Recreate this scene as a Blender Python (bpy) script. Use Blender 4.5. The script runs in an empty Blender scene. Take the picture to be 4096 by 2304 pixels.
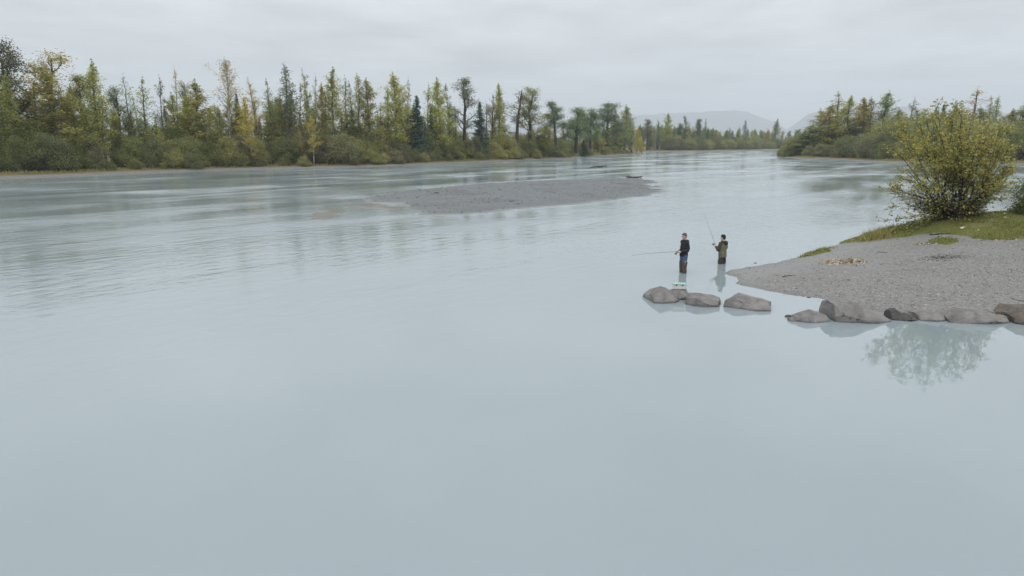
import bpy, bmesh, math, random
import numpy as np
from mathutils import Vector, Matrix

R = math.radians
SC = bpy.context.scene
COL = SC.collection

# ------------------------------------------------------------------ camera
FPX, CAM_H, PITCH = 2731.0, 4.88, math.atan(582 / 2731.0)
cam_d = bpy.data.cameras.new("camera")
cam_d.sensor_width = 36.0
cam_d.lens = 36.0 * FPX / 4096.0
cam_d.clip_start = 0.1
cam_d.clip_end = 20000
cam = bpy.data.objects.new("camera", cam_d)
cam.location = (0, 0, CAM_H)
cam.rotation_euler = (math.pi / 2 - PITCH, 0, 0)
COL.objects.link(cam)
SC.camera = cam

# ------------------------------------------------------------------ overcast sky, soft sun, exposure
SUN_ELEV, SUN_AZ = R(58), R(200)
world = bpy.data.worlds.new("World")
SC.world = world
world.use_nodes = True
wn, wl = world.node_tree.nodes, world.node_tree.links
wn.clear()


def wnode(t, **kw):
    n = wn.new(t)
    for k, v in kw.items():
        setattr(n, k, v)
    return n


w_out = wnode("ShaderNodeOutputWorld")
w_mix = wnode("ShaderNodeMixShader")
w_bg_sky = wnode("ShaderNodeBackground")
w_bg_cl = wnode("ShaderNodeBackground")
w_sky = wnode("ShaderNodeTexSky", sky_type="NISHITA", sun_disc=False, sun_elevation=SUN_ELEV, sun_rotation=SUN_AZ)
wl.new(w_sky.outputs[0], w_bg_sky.inputs[0])
w_bg_sky.inputs[1].default_value = 0.1
w_tc = wnode("ShaderNodeTexCoord")
w_sep = wnode("ShaderNodeSeparateXYZ")
wl.new(w_tc.outputs["Generated"], w_sep.inputs[0])


def wmath(op, a, b=None, c=None, clamp=False):
    n = wnode("ShaderNodeMath", operation=op)
    n.use_clamp = clamp
    for i, v in enumerate((a, b, c)):
        if v is None:
            continue
        if isinstance(v, (int, float)):
            n.inputs[i].default_value = v
        else:
            wl.new(v, n.inputs[i])
    return n.outputs[0]


zc = wmath("MAXIMUM", w_sep.outputs[2], 0.0)
zd = wmath("ADD", zc, 0.10)
cxx = wmath("DIVIDE", w_sep.outputs[0], zd)
cyy = wmath("DIVIDE", w_sep.outputs[1], zd)
w_comb = wnode("ShaderNodeCombineXYZ")
wl.new(cxx, w_comb.inputs[0])
wl.new(cyy, w_comb.inputs[1])
w_no1 = wnode("ShaderNodeTexNoise")
w_no1.inputs["Scale"].default_value = 1.15
w_no1.inputs["Detail"].default_value = 5
w_no1.inputs["Roughness"].default_value = 0.5
w_no1.inputs["Distortion"].default_value = 0.3
wl.new(w_comb.outputs[0], w_no1.inputs["Vector"])
w_no2 = wnode("ShaderNodeTexNoise")
w_no2.inputs["Scale"].default_value = 1.7
w_no2.inputs["Detail"].default_value = 4
wl.new(w_comb.outputs[0], w_no2.inputs["Vector"])
w_grad = wnode("ShaderNodeValToRGB")          # an overcast deck: dim and bluish low down, brighter overhead
cr = w_grad.color_ramp
cr.elements[0].position = 0.0
cr.elements[0].color = (0.61, 0.665, 0.73, 1)
cr.elements[1].position = 1.0
cr.elements[1].color = (1.35, 1.365, 1.40, 1)
for pos, c in ((0.05, (0.665, 0.71, 0.755, 1)), (0.13, (0.755, 0.785, 0.81, 1)), (0.19, (0.815, 0.84, 0.86, 1)), (0.26, (0.99, 1.01, 1.035, 1)), (0.5, (1.14, 1.155, 1.20, 1))):
    e = cr.elements.new(pos)
    e.color = c
wl.new(zc, w_grad.inputs[0])
m1 = wmath("MULTIPLY_ADD", w_no1.outputs[0], 0.95, 0.54)
m2 = wmath("MULTIPLY_ADD", w_no2.outputs[0], 0.26, 0.87)
m12 = wmath("MULTIPLY", m1, m2)
w_mul = wnode("ShaderNodeVectorMath", operation="SCALE")
wl.new(w_grad.outputs[0], w_mul.inputs[0])
wl.new(m12, w_mul.inputs["Scale"])
wl.new(w_mul.outputs[0], w_bg_cl.inputs[0])
w_bg_cl.inputs[1].default_value = 1.0
w_mix.inputs[0].default_value = 0.94
wl.new(w_bg_sky.outputs[0], w_mix.inputs[1])
wl.new(w_bg_cl.outputs[0], w_mix.inputs[2])
wl.new(w_mix.outputs[0], w_out.inputs[0])

sun_d = bpy.data.lights.new("sun", "SUN")
sun_d.energy = 1.2
sun_d.angle = R(50)
sun_d.color = (1.0, 0.97, 0.93)
sun = bpy.data.objects.new("sun", sun_d)
# light travels away from the sun: behind the camera and high
sx, sy, sz = math.sin(SUN_AZ) * math.cos(SUN_ELEV), math.cos(SUN_AZ) * math.cos(SUN_ELEV), math.sin(SUN_ELEV)
sun.rotation_euler = Vector((sx, sy, sz)).to_track_quat("Z", "Y").to_euler()
sun.location = (0, -20, 60)
COL.objects.link(sun)

SC.view_settings.view_transform = "Standard"
SC.view_settings.look = "None"
SC.view_settings.exposure = 0.0
SC.view_settings.gamma = 1.0
SC.view_settings.use_curve_mapping = False
SC.cycles.max_bounces = 6
SC.cycles.transparent_max_bounces = 8
SC.cycles.volume_bounces = 1

# ------------------------------------------------------------------ helpers
CP, SP = math.cos(PITCH), math.sin(PITCH)
K = 1.59006          # layout notes below were taken on a 2576 px wide view of the photograph


def ray(px, py):
    cx, cy = (px - 2048.0) / FPX, -(py - 1152.0) / FPX
    return np.array((cx, CP + cy * SP, -SP + cy * CP))


def gp(px, py, z=0.0):
    d = ray(px, py)
    t = (z - CAM_H) / d[2]
    return d[0] * t, d[1] * t


def gd(px, py, z=0.0):
    return gp(px * K, py * K, z)


def at_y(px, py, Y):
    d = ray(px, py)
    t = Y / d[1]
    return d[0] * t, CAM_H + d[2] * t


_rng = np.random.default_rng(11)
_TAB = _rng.random((64, 64, 64))


def vnoise(p, freq=1.0):
    """value noise of an (n,3) array, -1..1"""
    q = p * freq + 1000.0
    i = np.floor(q).astype(int)
    f = q - i
    f = f * f * (3 - 2 * f)
    i0, i1 = i % 64, (i + 1) % 64
    r = 0
    for a in (0, 1):
        for b in (0, 1):
            for c in (0, 1):
                w = (f[:, 0] if a else 1 - f[:, 0]) * (f[:, 1] if b else 1 - f[:, 1]) * (f[:, 2] if c else 1 - f[:, 2])
                r = r + w * _TAB[(i1 if a else i0)[:, 0], (i1 if b else i0)[:, 1], (i1 if c else i0)[:, 2]]
    return r * 2 - 1


def fbm(p, freq=1.0, octv=4, gain=0.5):
    r, a = 0, 1.0
    for k in range(octv):
        r = r + a * vnoise(p + 17.3 * k, freq * 2 ** k)
        a *= gain
    return r


def v3(x, y, z=None):
    return np.stack([x, y, np.zeros_like(x) if z is None else z], axis=1)


class Geo:
    def __init__(self):
        self.V, self.Q, self.T, self.n = [], [], [], 0
        self.rq, self.rt = [], []

    def add(self, V, Q=None, T=None, rnd=None):
        V = np.asarray(V, float)
        self.V.append(V)
        if Q is not None and len(Q):
            Q = np.asarray(Q, int)
            self.Q.append(Q + self.n)
            self.rq.append(np.zeros(len(Q)) if rnd is None else np.asarray(rnd, float))
        if T is not None and len(T):
            T = np.asarray(T, int)
            self.T.append(T + self.n)
            self.rt.append(np.zeros(len(T)) if rnd is None else np.asarray(rnd, float))
        self.n += len(V)
        return self

    def tube(self, pts, rad, sides=6, cap=True, frame=None):
        """tube along pts; rad is a scalar per point or (rx, ry) per point with a fixed frame (ux, uy)"""
        P = np.asarray(pts, float)
        n = len(P)
        Rr = np.asarray(rad, float)
        if Rr.ndim == 1:
            Rr = np.stack([Rr, Rr], axis=1)
        T = np.gradient(P, axis=0)
        T /= np.linalg.norm(T, axis=1)[:, None] + 1e-9
        a = np.arange(sides) * 2 * math.pi / sides
        if frame is not None:
            U = np.tile(np.asarray(frame[0], float), (n, 1))
            W = np.tile(np.asarray(frame[1], float), (n, 1))
        else:
            ref = np.array((0, 0, 1.0)) if abs(T[:, 2]).mean() < 0.8 else np.array((1.0, 0, 0))
            U = np.cross(T, ref)
            U /= np.linalg.norm(U, axis=1)[:, None] + 1e-9
            W = np.cross(T, U)
        V = P[:, None, :] + U[:, None, :] * (np.cos(a)[None, :, None] * Rr[:, None, 0:1]) + W[:, None, :] * (np.sin(a)[None, :, None] * Rr[:, None, 1:2])
        V = V.reshape(-1, 3)
        i = np.arange(n - 1)[:, None] * sides
        j = np.arange(sides)[None, :]
        k = (j + 1) % sides
        Q = np.stack([i + j, i + k, i + sides + k, i + sides + j], axis=-1).reshape(-1, 4)
        T3 = None
        if cap:
            V = np.vstack([V, P[0], P[-1]])
            c0, c1 = n * sides, n * sides + 1
            jj, kk = np.arange(sides), (np.arange(sides) + 1) % sides
            T3 = np.vstack([np.stack([kk, jj, np.full(sides, c0)], 1),
                            np.stack([jj + (n - 1) * sides, kk + (n - 1) * sides, np.full(sides, c1)], 1)])
        nv = self.n
        self.V.append(V)
        self.Q.append(Q + nv)
        self.rq.append(np.zeros(len(Q)))
        if T3 is not None:
            self.T.append(T3 + nv)
            self.rt.append(np.zeros(len(T3)))
        self.n += len(V)
        return self

    def ball(self, c, r, seg=10, rings=7):
        th = np.linspace(0.05, math.pi - 0.05, rings)
        c = np.asarray(c, float)
        r = np.ones(3) * np.asarray(r, float)
        pts, rad = [], []
        for t in th:
            pts.append(c + np.array((0, 0, -math.cos(t) * r[2])))
            rad.append((math.sin(t) * r[0], math.sin(t) * r[1]))
        return self.tube(pts, rad, seg, True, ((1, 0, 0), (0, 1, 0)))

    def leaves(self, P, size, rs, squash=1.0, up=0.0):
        """one small bent quad per point, random orientation"""
        n = len(P)
        if n == 0:
            return self
        d1 = rs.normal(size=(n, 3))
        d1[:, 2] *= squash
        d1 /= np.linalg.norm(d1, axis=1)[:, None]
        d2 = rs.normal(size=(n, 3))
        d2 -= d1 * (d1 * d2).sum(1)[:, None]
        d2 /= np.linalg.norm(d2, axis=1)[:, None]
        s = (size * (0.6 + 0.8 * rs.random(n)))[:, None]
        V = np.stack([P - d1 * s * .62, P + d2 * s * .40, P + d1 * s * .62, P - d2 * s * .40], axis=1).reshape(-1, 3)
        Q = np.arange(n * 4).reshape(-1, 4)
        return self.add(V, Q=Q, rnd=rs.random(n))

    def mesh(self, name, mat, smooth=False, attr=False):
        me = bpy.data.meshes.new(name)
        V = np.vstack(self.V)
        Q = np.vstack(self.Q) if self.Q else np.zeros((0, 4), int)
        T = np.vstack(self.T) if self.T else np.zeros((0, 3), int)
        me.vertices.add(len(V))
        me.vertices.foreach_set("co", V.astype(np.float32).ravel())
        loops = np.concatenate([Q.ravel(), T.ravel()]).astype(np.int32)
        me.loops.add(len(loops))
        me.loops.foreach_set("vertex_index", loops)
        nq, nt = len(Q), len(T)
        starts = np.concatenate([np.arange(nq) * 4, nq * 4 + np.arange(nt) * 3]).astype(np.int32)
        me.polygons.add(nq + nt)
        me.polygons.foreach_set("loop_start", starts)
        me.polygons.foreach_set("use_smooth", np.full(nq + nt, smooth))
        me.update(calc_edges=True)
        if attr:
            a = me.attributes.new("rnd", "FLOAT", "FACE")
            a.data.foreach_set("value", np.concatenate([np.concatenate(self.rq) if self.rq else np.zeros(0),
                                                        np.concatenate(self.rt) if self.rt else np.zeros(0)]).astype(np.float32))
        me.materials.append(mat)
        me.validate()
        return me


def link(name, me, parent=None, loc=(0, 0, 0)):
    o = bpy.data.objects.new(name, me)
    COL.objects.link(o)
    o.location = loc
    if parent is not None:
        o.parent = parent
    return o


def tag(o, label=None, cat=None, group=None, kind=None):
    if label:
        o["label"] = label
    if cat:
        o["category"] = cat
    if group:
        o["group"] = group
    if kind:
        o["kind"] = kind
    return o


def empty(name, loc=(0, 0, 0), rz=0.0):
    o = bpy.data.objects.new(name, None)
    o.empty_display_size = 0.3
    COL.objects.link(o)
    o.location = loc
    o.rotation_euler = (0, 0, rz)
    return o


def point_in_poly(x, y, poly):
    poly = np.asarray(poly)
    ins = np.zeros(x.shape, bool)
    x1, y1 = poly[-1]
    for x2, y2 in poly:
        c = ((y2 > y) != (y1 > y)) & (x < (x1 - x2) * (y - y2) / (y1 - y2 + 1e-12) + x2)
        ins ^= c
        x1, y1 = x2, y2
    return ins


def seg_dist(x, y, line, closed=True):
    line = np.asarray(line)
    d = np.full(x.shape, 1e9)
    n = len(line)
    for i in range(n if closed else n - 1):
        a, b = line[i], line[(i + 1) % n]
        ab = b - a
        t = np.clip(((x - a[0]) * ab[0] + (y - a[1]) * ab[1]) / (ab @ ab + 1e-12), 0, 1)
        d = np.minimum(d, np.hypot(x - a[0] - t * ab[0], y - a[1] - t * ab[1]))
    return d


def sdist(x, y, poly):
    d = seg_dist(x, y, poly)
    return np.where(point_in_poly(x, y, poly), d, -d)


def smooth01(a, lo, hi):
    t = np.clip((a - lo) / (hi - lo), 0, 1)
    return t * t * (3 - 2 * t)


def grid_mesh(name, xs, ys, zf, keep, mat, smooth=True):
    X, Y = np.meshgrid(xs, ys)
    x, y = X.ravel(), Y.ravel()
    z = zf(x, y)
    k = keep(x, y, z)
    nx, ny = len(xs), len(ys)
    idx = np.arange(nx * ny).reshape(ny, nx)
    Q = np.stack([idx[:-1, :-1], idx[:-1, 1:], idx[1:, 1:], idx[1:, :-1]], -1).reshape(-1, 4)
    Q = Q[k[Q].any(axis=1)]
    used = np.unique(Q)
    rem = np.full(nx * ny, -1)
    rem[used] = np.arange(len(used))
    g = Geo().add(v3(x[used], y[used], z[used]), Q=rem[Q])
    return g.mesh(name, mat, smooth)


# ------------------------------------------------------------------ materials
class NT:
    def __init__(self, name):
        self.m = bpy.data.materials.new(name)
        self.m.use_nodes = True
        self.t = self.m.node_tree
        self.b = self.t.nodes["Principled BSDF"]
        self.out = self.t.nodes["Material Output"]

    def n(self, typ, **kw):
        nd = self.t.nodes.new(typ)
        for k, v in kw.items():
            setattr(nd, k, v)
        return nd

    def lk(self, a, b):
        self.t.links.new(a, b)

    def setv(self, sock, v):
        if isinstance(v, bpy.types.NodeSocket):
            self.lk(v, sock)
        elif isinstance(v, tuple) and len(v) == 3 and sock.type == "RGBA":
            sock.default_value = (*v, 1)
        else:
            sock.default_value = v

    def math(self, op, a, b=0.0, c=0.0, clamp=False):
        nd = self.n("ShaderNodeMath", operation=op)
        nd.use_clamp = clamp
        for i, v in enumerate((a, b, c)):
            self.setv(nd.inputs[i], v)
        return nd.outputs[0]

    def noise(self, vec, scale, detail=3, rough=0.5, dist=0.0):
        nd = self.n("ShaderNodeTexNoise")
        if vec is not None:
            self.lk(vec, nd.inputs["Vector"])
        nd.inputs["Scale"].default_value = scale
        nd.inputs["Detail"].default_value = detail
        nd.inputs["Roughness"].default_value = rough
        nd.inputs["Distortion"].default_value = dist
        return nd.outputs[0]

    def ramp(self, fac, stops):
        nd = self.n("ShaderNodeValToRGB")
        c = nd.color_ramp
        while len(c.elements) < len(stops):
            c.elements.new(0.5)
        for e, (p, col) in zip(c.elements, stops):
            e.position = p
            e.color = (*col, 1) if isinstance(col, tuple) else (col, col, col, 1)
        self.lk(fac, nd.inputs[0])
        return nd.outputs[0]

    def mix(self, fac, a, b, mode="MIX"):
        nd = self.n("ShaderNodeMix", data_type="RGBA", blend_type=mode)
        self.setv(nd.inputs[0], fac)
        self.setv(nd.inputs[6], a)
        self.setv(nd.inputs[7], b)
        return nd.outputs[2]

    def sstep(self, v, lo, hi):
        nd = self.n("ShaderNodeMapRange", interpolation_type="SMOOTHSTEP")
        self.setv(nd.inputs[0], v)
        nd.inputs[1].default_value = lo
        nd.inputs[2].default_value = hi
        return nd.outputs[0]

    def pos(self):
        return self.n("ShaderNodeNewGeometry").outputs["Position"]

    def obj(self):
        return self.n("ShaderNodeTexCoord").outputs["Object"]

    def mapping(self, vec, rot=(0, 0, 0), scale=(1, 1, 1), loc=(0, 0, 0)):
        nd = self.n("ShaderNodeMapping")
        self.lk(vec, nd.inputs["Vector"])
        nd.inputs["Rotation"].default_value = rot
        nd.inputs["Scale"].default_value = scale
        nd.inputs["Location"].default_value = loc
        return nd.outputs[0]

    def bump(self, h, strength, dist):
        nd = self.n("ShaderNodeBump")
        nd.inputs["Distance"].default_value = dist
        self.setv(nd.inputs["Strength"], strength)
        self.lk(h, nd.inputs["Height"])
        return nd.outputs[0]

    def base(self, col, rough=0.8, spec=0.3):
        self.setv(self.b.inputs["Base Color"], col)
        self.setv(self.b.inputs["Roughness"], rough)
        self.setv(self.b.inputs["Specular IOR Level"], spec)
        return self


def simple(name, col, rough=0.8, spec=0.3, var=0.12, scale=12.0, bump=0.0):
    t = NT(name)
    nz = t.noise(t.obj(), scale, 4, 0.6)
    lo = tuple(c * (1 - var * 1.6) for c in col)
    hi = tuple(min(1, c * (1 + var * 1.6)) for c in col)
    t.base(t.ramp(nz, [(0.3, lo), (0.7, hi)]), rough, spec)
    if bump:
        t.lk(t.bump(nz, 0.6, bump), t.b.inputs["Normal"])
    return t.m


FLOW = math.atan2(108, 88)      # direction of the current, along the wooded bank


def water_material():
    t = NT("silty_water")
    p = t.pos()
    sp = t.n("ShaderNodeSeparateXYZ")
    t.lk(p, sp.inputs[0])
    # rippled current out in the channel, glassy backwater inside the gravel bar
    u = t.math("MULTIPLY_ADD", sp.outputs[0], -0.55, sp.outputs[1])
    amp = t.sstep(u, 8.0, 44.0)
    fl = t.mapping(p, rot=(0, 0, -FLOW), scale=(1, 1, 1))
    st = t.mapping(fl, scale=(0.03, 0.16, 1))
    streak = t.noise(st, 1.0, 5, 0.6, 0.4)
    streak = t.sstep(streak, 0.34, 0.68)
    patch = t.sstep(t.noise(p, 0.09, 3, 0.5), 0.35, 0.65)
    amp2 = t.math("MULTIPLY", amp, t.math("MULTIPLY_ADD", streak, 0.75, 0.25))
    amp3 = t.math("ADD", t.math("MULTIPLY", amp2, t.math("MULTIPLY_ADD", patch, 0.5, 0.5)), 0.03)
    wv = t.mapping(fl, scale=(1.0, 1.5, 1))
    n1 = t.noise(wv, 1.1, 3, 0.55, 0.2)
    n2 = t.noise(wv, 4.5, 2, 0.5)
    hgt = t.math("MULTIPLY_ADD", n2, 0.28, n1)
    hh = t.math("MULTIPLY", hgt, amp3)
    t.lk(t.bump(hh, 1.0, 0.065), t.b.inputs["Normal"])
    silt = t.noise(t.mapping(fl, scale=(0.03, 0.1, 1)), 1.0, 3, 0.5)
    col = t.ramp(silt, [(0.3, (0.25, 0.306, 0.322)), (0.7, (0.268, 0.324, 0.34))])
    t.base(col, t.math("MULTIPLY_ADD", amp3, 0.30, 0.004), 0.5)
    t.b.inputs["IOR"].default_value = 1.6
    return t.m


def gravel_material():
    t = NT("river_gravel")
    p = t.pos()
    sp = t.n("ShaderNodeSeparateXYZ")
    t.lk(p, sp.inputs[0])
    big = t.noise(p, 0.5, 4, 0.55)
    mid = t.noise(p, 5.0, 4, 0.65)
    vo = t.n("ShaderNodeTexVoronoi")
    vo.inputs["Scale"].default_value = 16.0
    t.lk(p, vo.inputs["Vector"])
    peb = vo.outputs["Color"]
    g = t.n("ShaderNodeSeparateColor")
    t.lk(peb, g.inputs[0])
    c1 = t.ramp(g.outputs[0], [(0.0, (0.165, 0.164, 0.152)), (0.55, (0.20, 0.199, 0.187)), (0.9, (0.235, 0.233, 0.22)), (1.0, (0.32, 0.317, 0.305))])
    silt = (0.238, 0.238, 0.228)
    # fine washed silt along the far rim, pebbles elsewhere
    rim = t.math("MULTIPLY_ADD", sp.outputs[0], -0.75, sp.outputs[1])
    rim = t.sstep(t.math("MULTIPLY_ADD", big, 3.0, rim), 17.6, 19.8)
    c2 = t.mix(t.math("MAXIMUM", rim, t.math("MULTIPLY", t.sstep(big, 0.5, 0.7), 0.6)), c1, silt)
    c3 = t.mix(t.math("MULTIPLY", t.sstep(mid, 0.3, 0.75), 0.5), c2, (0.185, 0.184, 0.173))
    zz = t.math("MULTIPLY_ADD", mid, 0.05, sp.outputs[2])
    wet = t.math("SUBTRACT", 1.0, t.sstep(zz, 0.03, 0.10))
    c4 = t.mix(t.math("MULTIPLY", wet, 0.55), c3, (0.11, 0.108, 0.105))
    t.base(c4, t.math("MULTIPLY_ADD", wet, -0.45, 0.9), 0.35)
    bh = t.math("MULTIPLY_ADD", vo.outputs["Distance"], -1.0, mid)
    t.lk(t.bump(bh, 0.2, 0.012), t.b.inputs["Normal"])
    return t.m


def bar_material():
    t = NT("wet_bar_silt")
    p = t.pos()
    sp = t.n("ShaderNodeSeparateXYZ")
    t.lk(p, sp.inputs[0])
    n1 = t.noise(p, 0.35, 5, 0.6)
    n2 = t.noise(p, 6.0, 4, 0.65)
    c = t.ramp(n1, [(0.3, (0.138, 0.153, 0.155)), (0.7, (0.170, 0.186, 0.188))])
    c = t.mix(t.math("MULTIPLY", t.sstep(n2, 0.35, 0.7), 0.35), c, (0.105, 0.111, 0.114))
    zz = t.math("MULTIPLY_ADD", n1, 0.05, sp.outputs[2])
    wet = t.math("SUBTRACT", 1.0, t.sstep(zz, 0.03, 0.11))
    c = t.mix(t.math("MULTIPLY", wet, 0.35), c, (0.15, 0.148, 0.145))
    t.base(c, t.math("MULTIPLY_ADD", wet, -0.5, 0.85), 0.35)
    t.lk(t.bump(n2, 0.5, 0.05), t.b.inputs["Normal"])
    return t.m


def bank_material():
    t = NT("bank_soil")
    p = t.pos()
    sp = t.n("ShaderNodeSeparateXYZ")
    t.lk(p, sp.inputs[0])
    n1 = t.noise(p, 0.12, 4, 0.6)
    n2 = t.noise(p, 1.5, 4, 0.65)
    grass = t.ramp(n1, [(0.25, (0.085, 0.085, 0.03)), (0.5, (0.16, 0.13, 0.05)), (0.75, (0.24, 0.17, 0.075))])
    grass = t.mix(t.math("MULTIPLY", n2, 0.6), grass, (0.06, 0.055, 0.025))
    mud = t.ramp(n2, [(0.3, (0.15, 0.14, 0.125)), (0.7, (0.22, 0.21, 0.19))])
    zz = t.math("MULTIPLY_ADD", n2, 0.25, sp.outputs[2])
    t.base(t.mix(t.sstep(zz, 0.32, 0.5), mud, grass), 0.9, 0.2)
    t.lk(t.bump(n2, 0.6, 0.15), t.b.inputs["Normal"])
    return t.m


def leaf_material(name="leaf", rnd_amp=0.9):
    """object colour gives the species' hue, its alpha how much of the crown has turned"""
    t = NT(name)
    oi = t.n("ShaderNodeObjectInfo")
    at = t.n("ShaderNodeAttribute", attribute_name="rnd")
    rnd = at.outputs["Fac"]
    tc = t.n("ShaderNodeTexCoord").outputs["Object"]
    addv = t.n("ShaderNodeVectorMath", operation="ADD")
    t.lk(tc, addv.inputs[0])
    cmb = t.n("ShaderNodeCombineXYZ")
    t.lk(t.math("MULTIPLY", oi.outputs["Random"], 90.0), cmb.inputs[0])
    t.lk(cmb.outputs[0], addv.inputs[1])
    patch = t.noise(addv.outputs[0], 0.35, 2, 0.5)
    patch = t.math("ADD", patch, t.math("MULTIPLY_ADD", rnd, 0.5, -0.25))
    thr = t.math("MULTIPLY_ADD", oi.outputs["Alpha"], -0.75, 0.93)
    turned = t.sstep(t.math("SUBTRACT", patch, thr), -0.08, 0.10)
    val = t.math("MULTIPLY_ADD", rnd, rnd_amp * 1.35, 1.35 * (1.0 - rnd_amp * 0.5))
    sc = t.n("ShaderNodeVectorMath", operation="SCALE")
    t.lk(oi.outputs["Color"], sc.inputs[0])
    t.lk(val, sc.inputs["Scale"])
    gold = t.ramp(rnd, [(0.0, (0.36, 0.25, 0.07)), (0.5, (0.48, 0.38, 0.095)), (1.0, (0.58, 0.50, 0.13))])
    col = t.mix(turned, sc.outputs[0], gold)
    t.base(col, 0.75, 0.15)
    tr = t.n("ShaderNodeBsdfTranslucent")
    t.lk(col, tr.inputs[0])
    mx = t.n("ShaderNodeMixShader")
    mx.inputs[0].default_value = 0.5
    t.lk(t.b.outputs[0], mx.inputs[1])
    t.lk(tr.outputs[0], mx.inputs[2])
    t.lk(mx.outputs[0], t.out.inputs["Surface"])
    return t.m


def grass_material():
    t = NT("grass_blades")
    at = t.n("ShaderNodeAttribute", attribute_name="rnd")
    p = t.pos()
    n1 = t.noise(p, 0.9, 3, 0.5)
    c = t.ramp(at.outputs["Fac"], [(0.0, (0.11, 0.135, 0.035)), (0.45, (0.19, 0.215, 0.055)), (0.85, (0.28, 0.27, 0.08)), (1.0, (0.42, 0.34, 0.16))])
    c = t.mix(t.math("MULTIPLY", t.sstep(n1, 0.45, 0.7), 0.5), c, (0.26, 0.22, 0.075))
    t.base(c, 0.7, 0.2)
    return t.m


def rock_material(name, tone=(0.205, 0.196, 0.186), brown=0.0):
    t = NT(name)
    p = t.obj()
    n1 = t.noise(p, 2.2, 5, 0.6, 0.4)
    n2 = t.noise(p, 14.0, 5, 0.7)
    lo = tuple(c * 0.5 for c in tone)
    hi = tuple(c * 1.35 for c in tone)
    c = t.ramp(n1, [(0.28, lo), (0.5, tone), (0.75, hi)])
    c = t.mix(t.math("MULTIPLY", t.sstep(n2, 0.35, 0.75), 0.35), c, tuple(c * 0.55 for c in tone))
    if brown:
        c = t.mix(t.math("MULTIPLY", t.sstep(t.noise(p, 3.1, 3), 0.5, 0.62), brown), c, (0.17, 0.12, 0.07))
    sp = t.n("ShaderNodeSeparateXYZ")
    t.lk(t.pos(), sp.inputs[0])
    wet = t.math("SUBTRACT", 1.0, t.sstep(t.math("MULTIPLY_ADD", n1, 0.06, sp.outputs[2]), 0.05, 0.10))
    c = t.mix(t.math("MULTIPLY", wet, 0.5), c, tuple(c * 0.4 for c in tone))
    t.base(c, t.math("MULTIPLY_ADD", wet, -0.4, 0.85), 0.35)
    t.lk(t.bump(t.math("MULTIPLY_ADD", n2, 0.4, n1), 0.7, 0.06), t.b.inputs["Normal"])
    return t.m


M = {
    "water": water_material(), "gravel": gravel_material(), "bar": bar_material(), "bank": bank_material(),
    "leaf": leaf_material(), "grass": grass_material(),
    "bark_dark": simple("bark_dark", (0.055, 0.048, 0.042), 0.9, 0.2, 0.3, 3.0),
    "bark_grey": simple("bark_grey", (0.15, 0.14, 0.125), 0.9, 0.2, 0.3, 3.0),
    "bark_pale": simple("bark_pale", (0.34, 0.32, 0.28), 0.9, 0.2, 0.3, 2.0),
    "rock": rock_material("boulder_rock"), "rock_brown": rock_material("boulder_rock_brown", (0.13, 0.116, 0.10), 0.4),
    "rock_dark": rock_material("boulder_rock_dark", (0.085, 0.082, 0.078)),
    "mountain": simple("mountain_forest", (0.06, 0.07, 0.08), 0.95, 0.1, 0.25, 0.004),
    "drift": simple("driftwood", (0.07, 0.062, 0.055), 0.9, 0.2, 0.3, 8.0),
}

# ------------------------------------------------------------------ water
g = Geo().add([(-9400, -1000, 0), (9400, -1000, 0), (9400, 10300, 0), (-9400, 10300, 0)], Q=[(0, 1, 2, 3)])
tag(link("river_water", g.mesh("river_water", M["water"])), kind="structure")
g = Geo().add([(-9400, -1000, -0.62), (9400, -1000, -0.62), (9400, 10300, -0.62), (-9400, 10300, -0.62)], Q=[(0, 1, 2, 3)])
tag(link("river_bed", g.mesh("river_bed", M["bar"])), kind="structure")

# ------------------------------------------------------------------ the wooded bank across the river
SHORE_L = [(0, 711), (254, 704), (509, 692), (747, 685), (1113, 674), (1431, 668), (1749, 656), (2067, 642), (2266, 634), (2385, 626), (2480, 620), (2545, 616)]
SHORE_F = [(2552, 609), (2640, 607), (2800, 605), (2900, 603), (3000, 601), (3095, 598.5)]
line_l = [gp(*q) for q in SHORE_L]
line_f = [gp(*q) for q in SHORE_F]
bank_poly = [(-700, -150), (-300, 10), (-130, 62), (-92, 82)] + line_l + line_f + [(300, 540), (700, 600), (700, 760), (-700, 760)]
bank_poly = np.array(bank_poly)


def bank_z(x, y):
    x, y = np.atleast_1d(np.asarray(x, float)), np.atleast_1d(np.asarray(y, float))
    p = v3(x, y)
    sd = sdist(x, y, bank_poly) + 1.2 * vnoise(p, 0.09) + 0.5 * vnoise(p, 0.35)
    z = np.where(sd > 0, 0.75 * (1 - np.exp(-sd / 3.0)), sd * 0.12)
    return np.maximum(z + 0.06 * vnoise(p, 0.5) * (sd > 1), -0.5)


xs = np.concatenate([np.arange(-700, -130, 15.0), np.arange(-130, 70, 1.25), np.arange(70, 240, 2.5), np.arange(240, 701, 20.0)])
ys = np.concatenate([np.arange(-150, 55, 15.0), np.arange(55, 330, 1.25), np.arange(330, 560, 2.5), np.arange(560, 761, 20.0)])
tag(link("wooded_bank", grid_mesh("wooded_bank", xs, ys, bank_z, lambda x, y, z: z > -0.2, M["bank"])), kind="structure")
g = Geo().add([(-9300, 700, 0.3), (9300, 700, 0.3), (9300, 10200, 0.3), (-9300, 10200, 0.3)], Q=[(0, 1, 2, 3)])
tag(link("plain", g.mesh("plain", M["bank"])), kind="structure")

# ------------------------------------------------------------------ wooded island on the other side
SHORE_R = [(3095, 628), (3160, 633), (3250, 635), (3400, 643), (3520, 649), (3800, 652), (4000, 656), (4096, 660), (4500, 680)]
line_r = [gp(*q) for q in SHORE_R]
isl_poly = np.array([gp(3120, 623)] + line_r + [(400, 80), (600, 250), (220, 330), (130, 285)])


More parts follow.
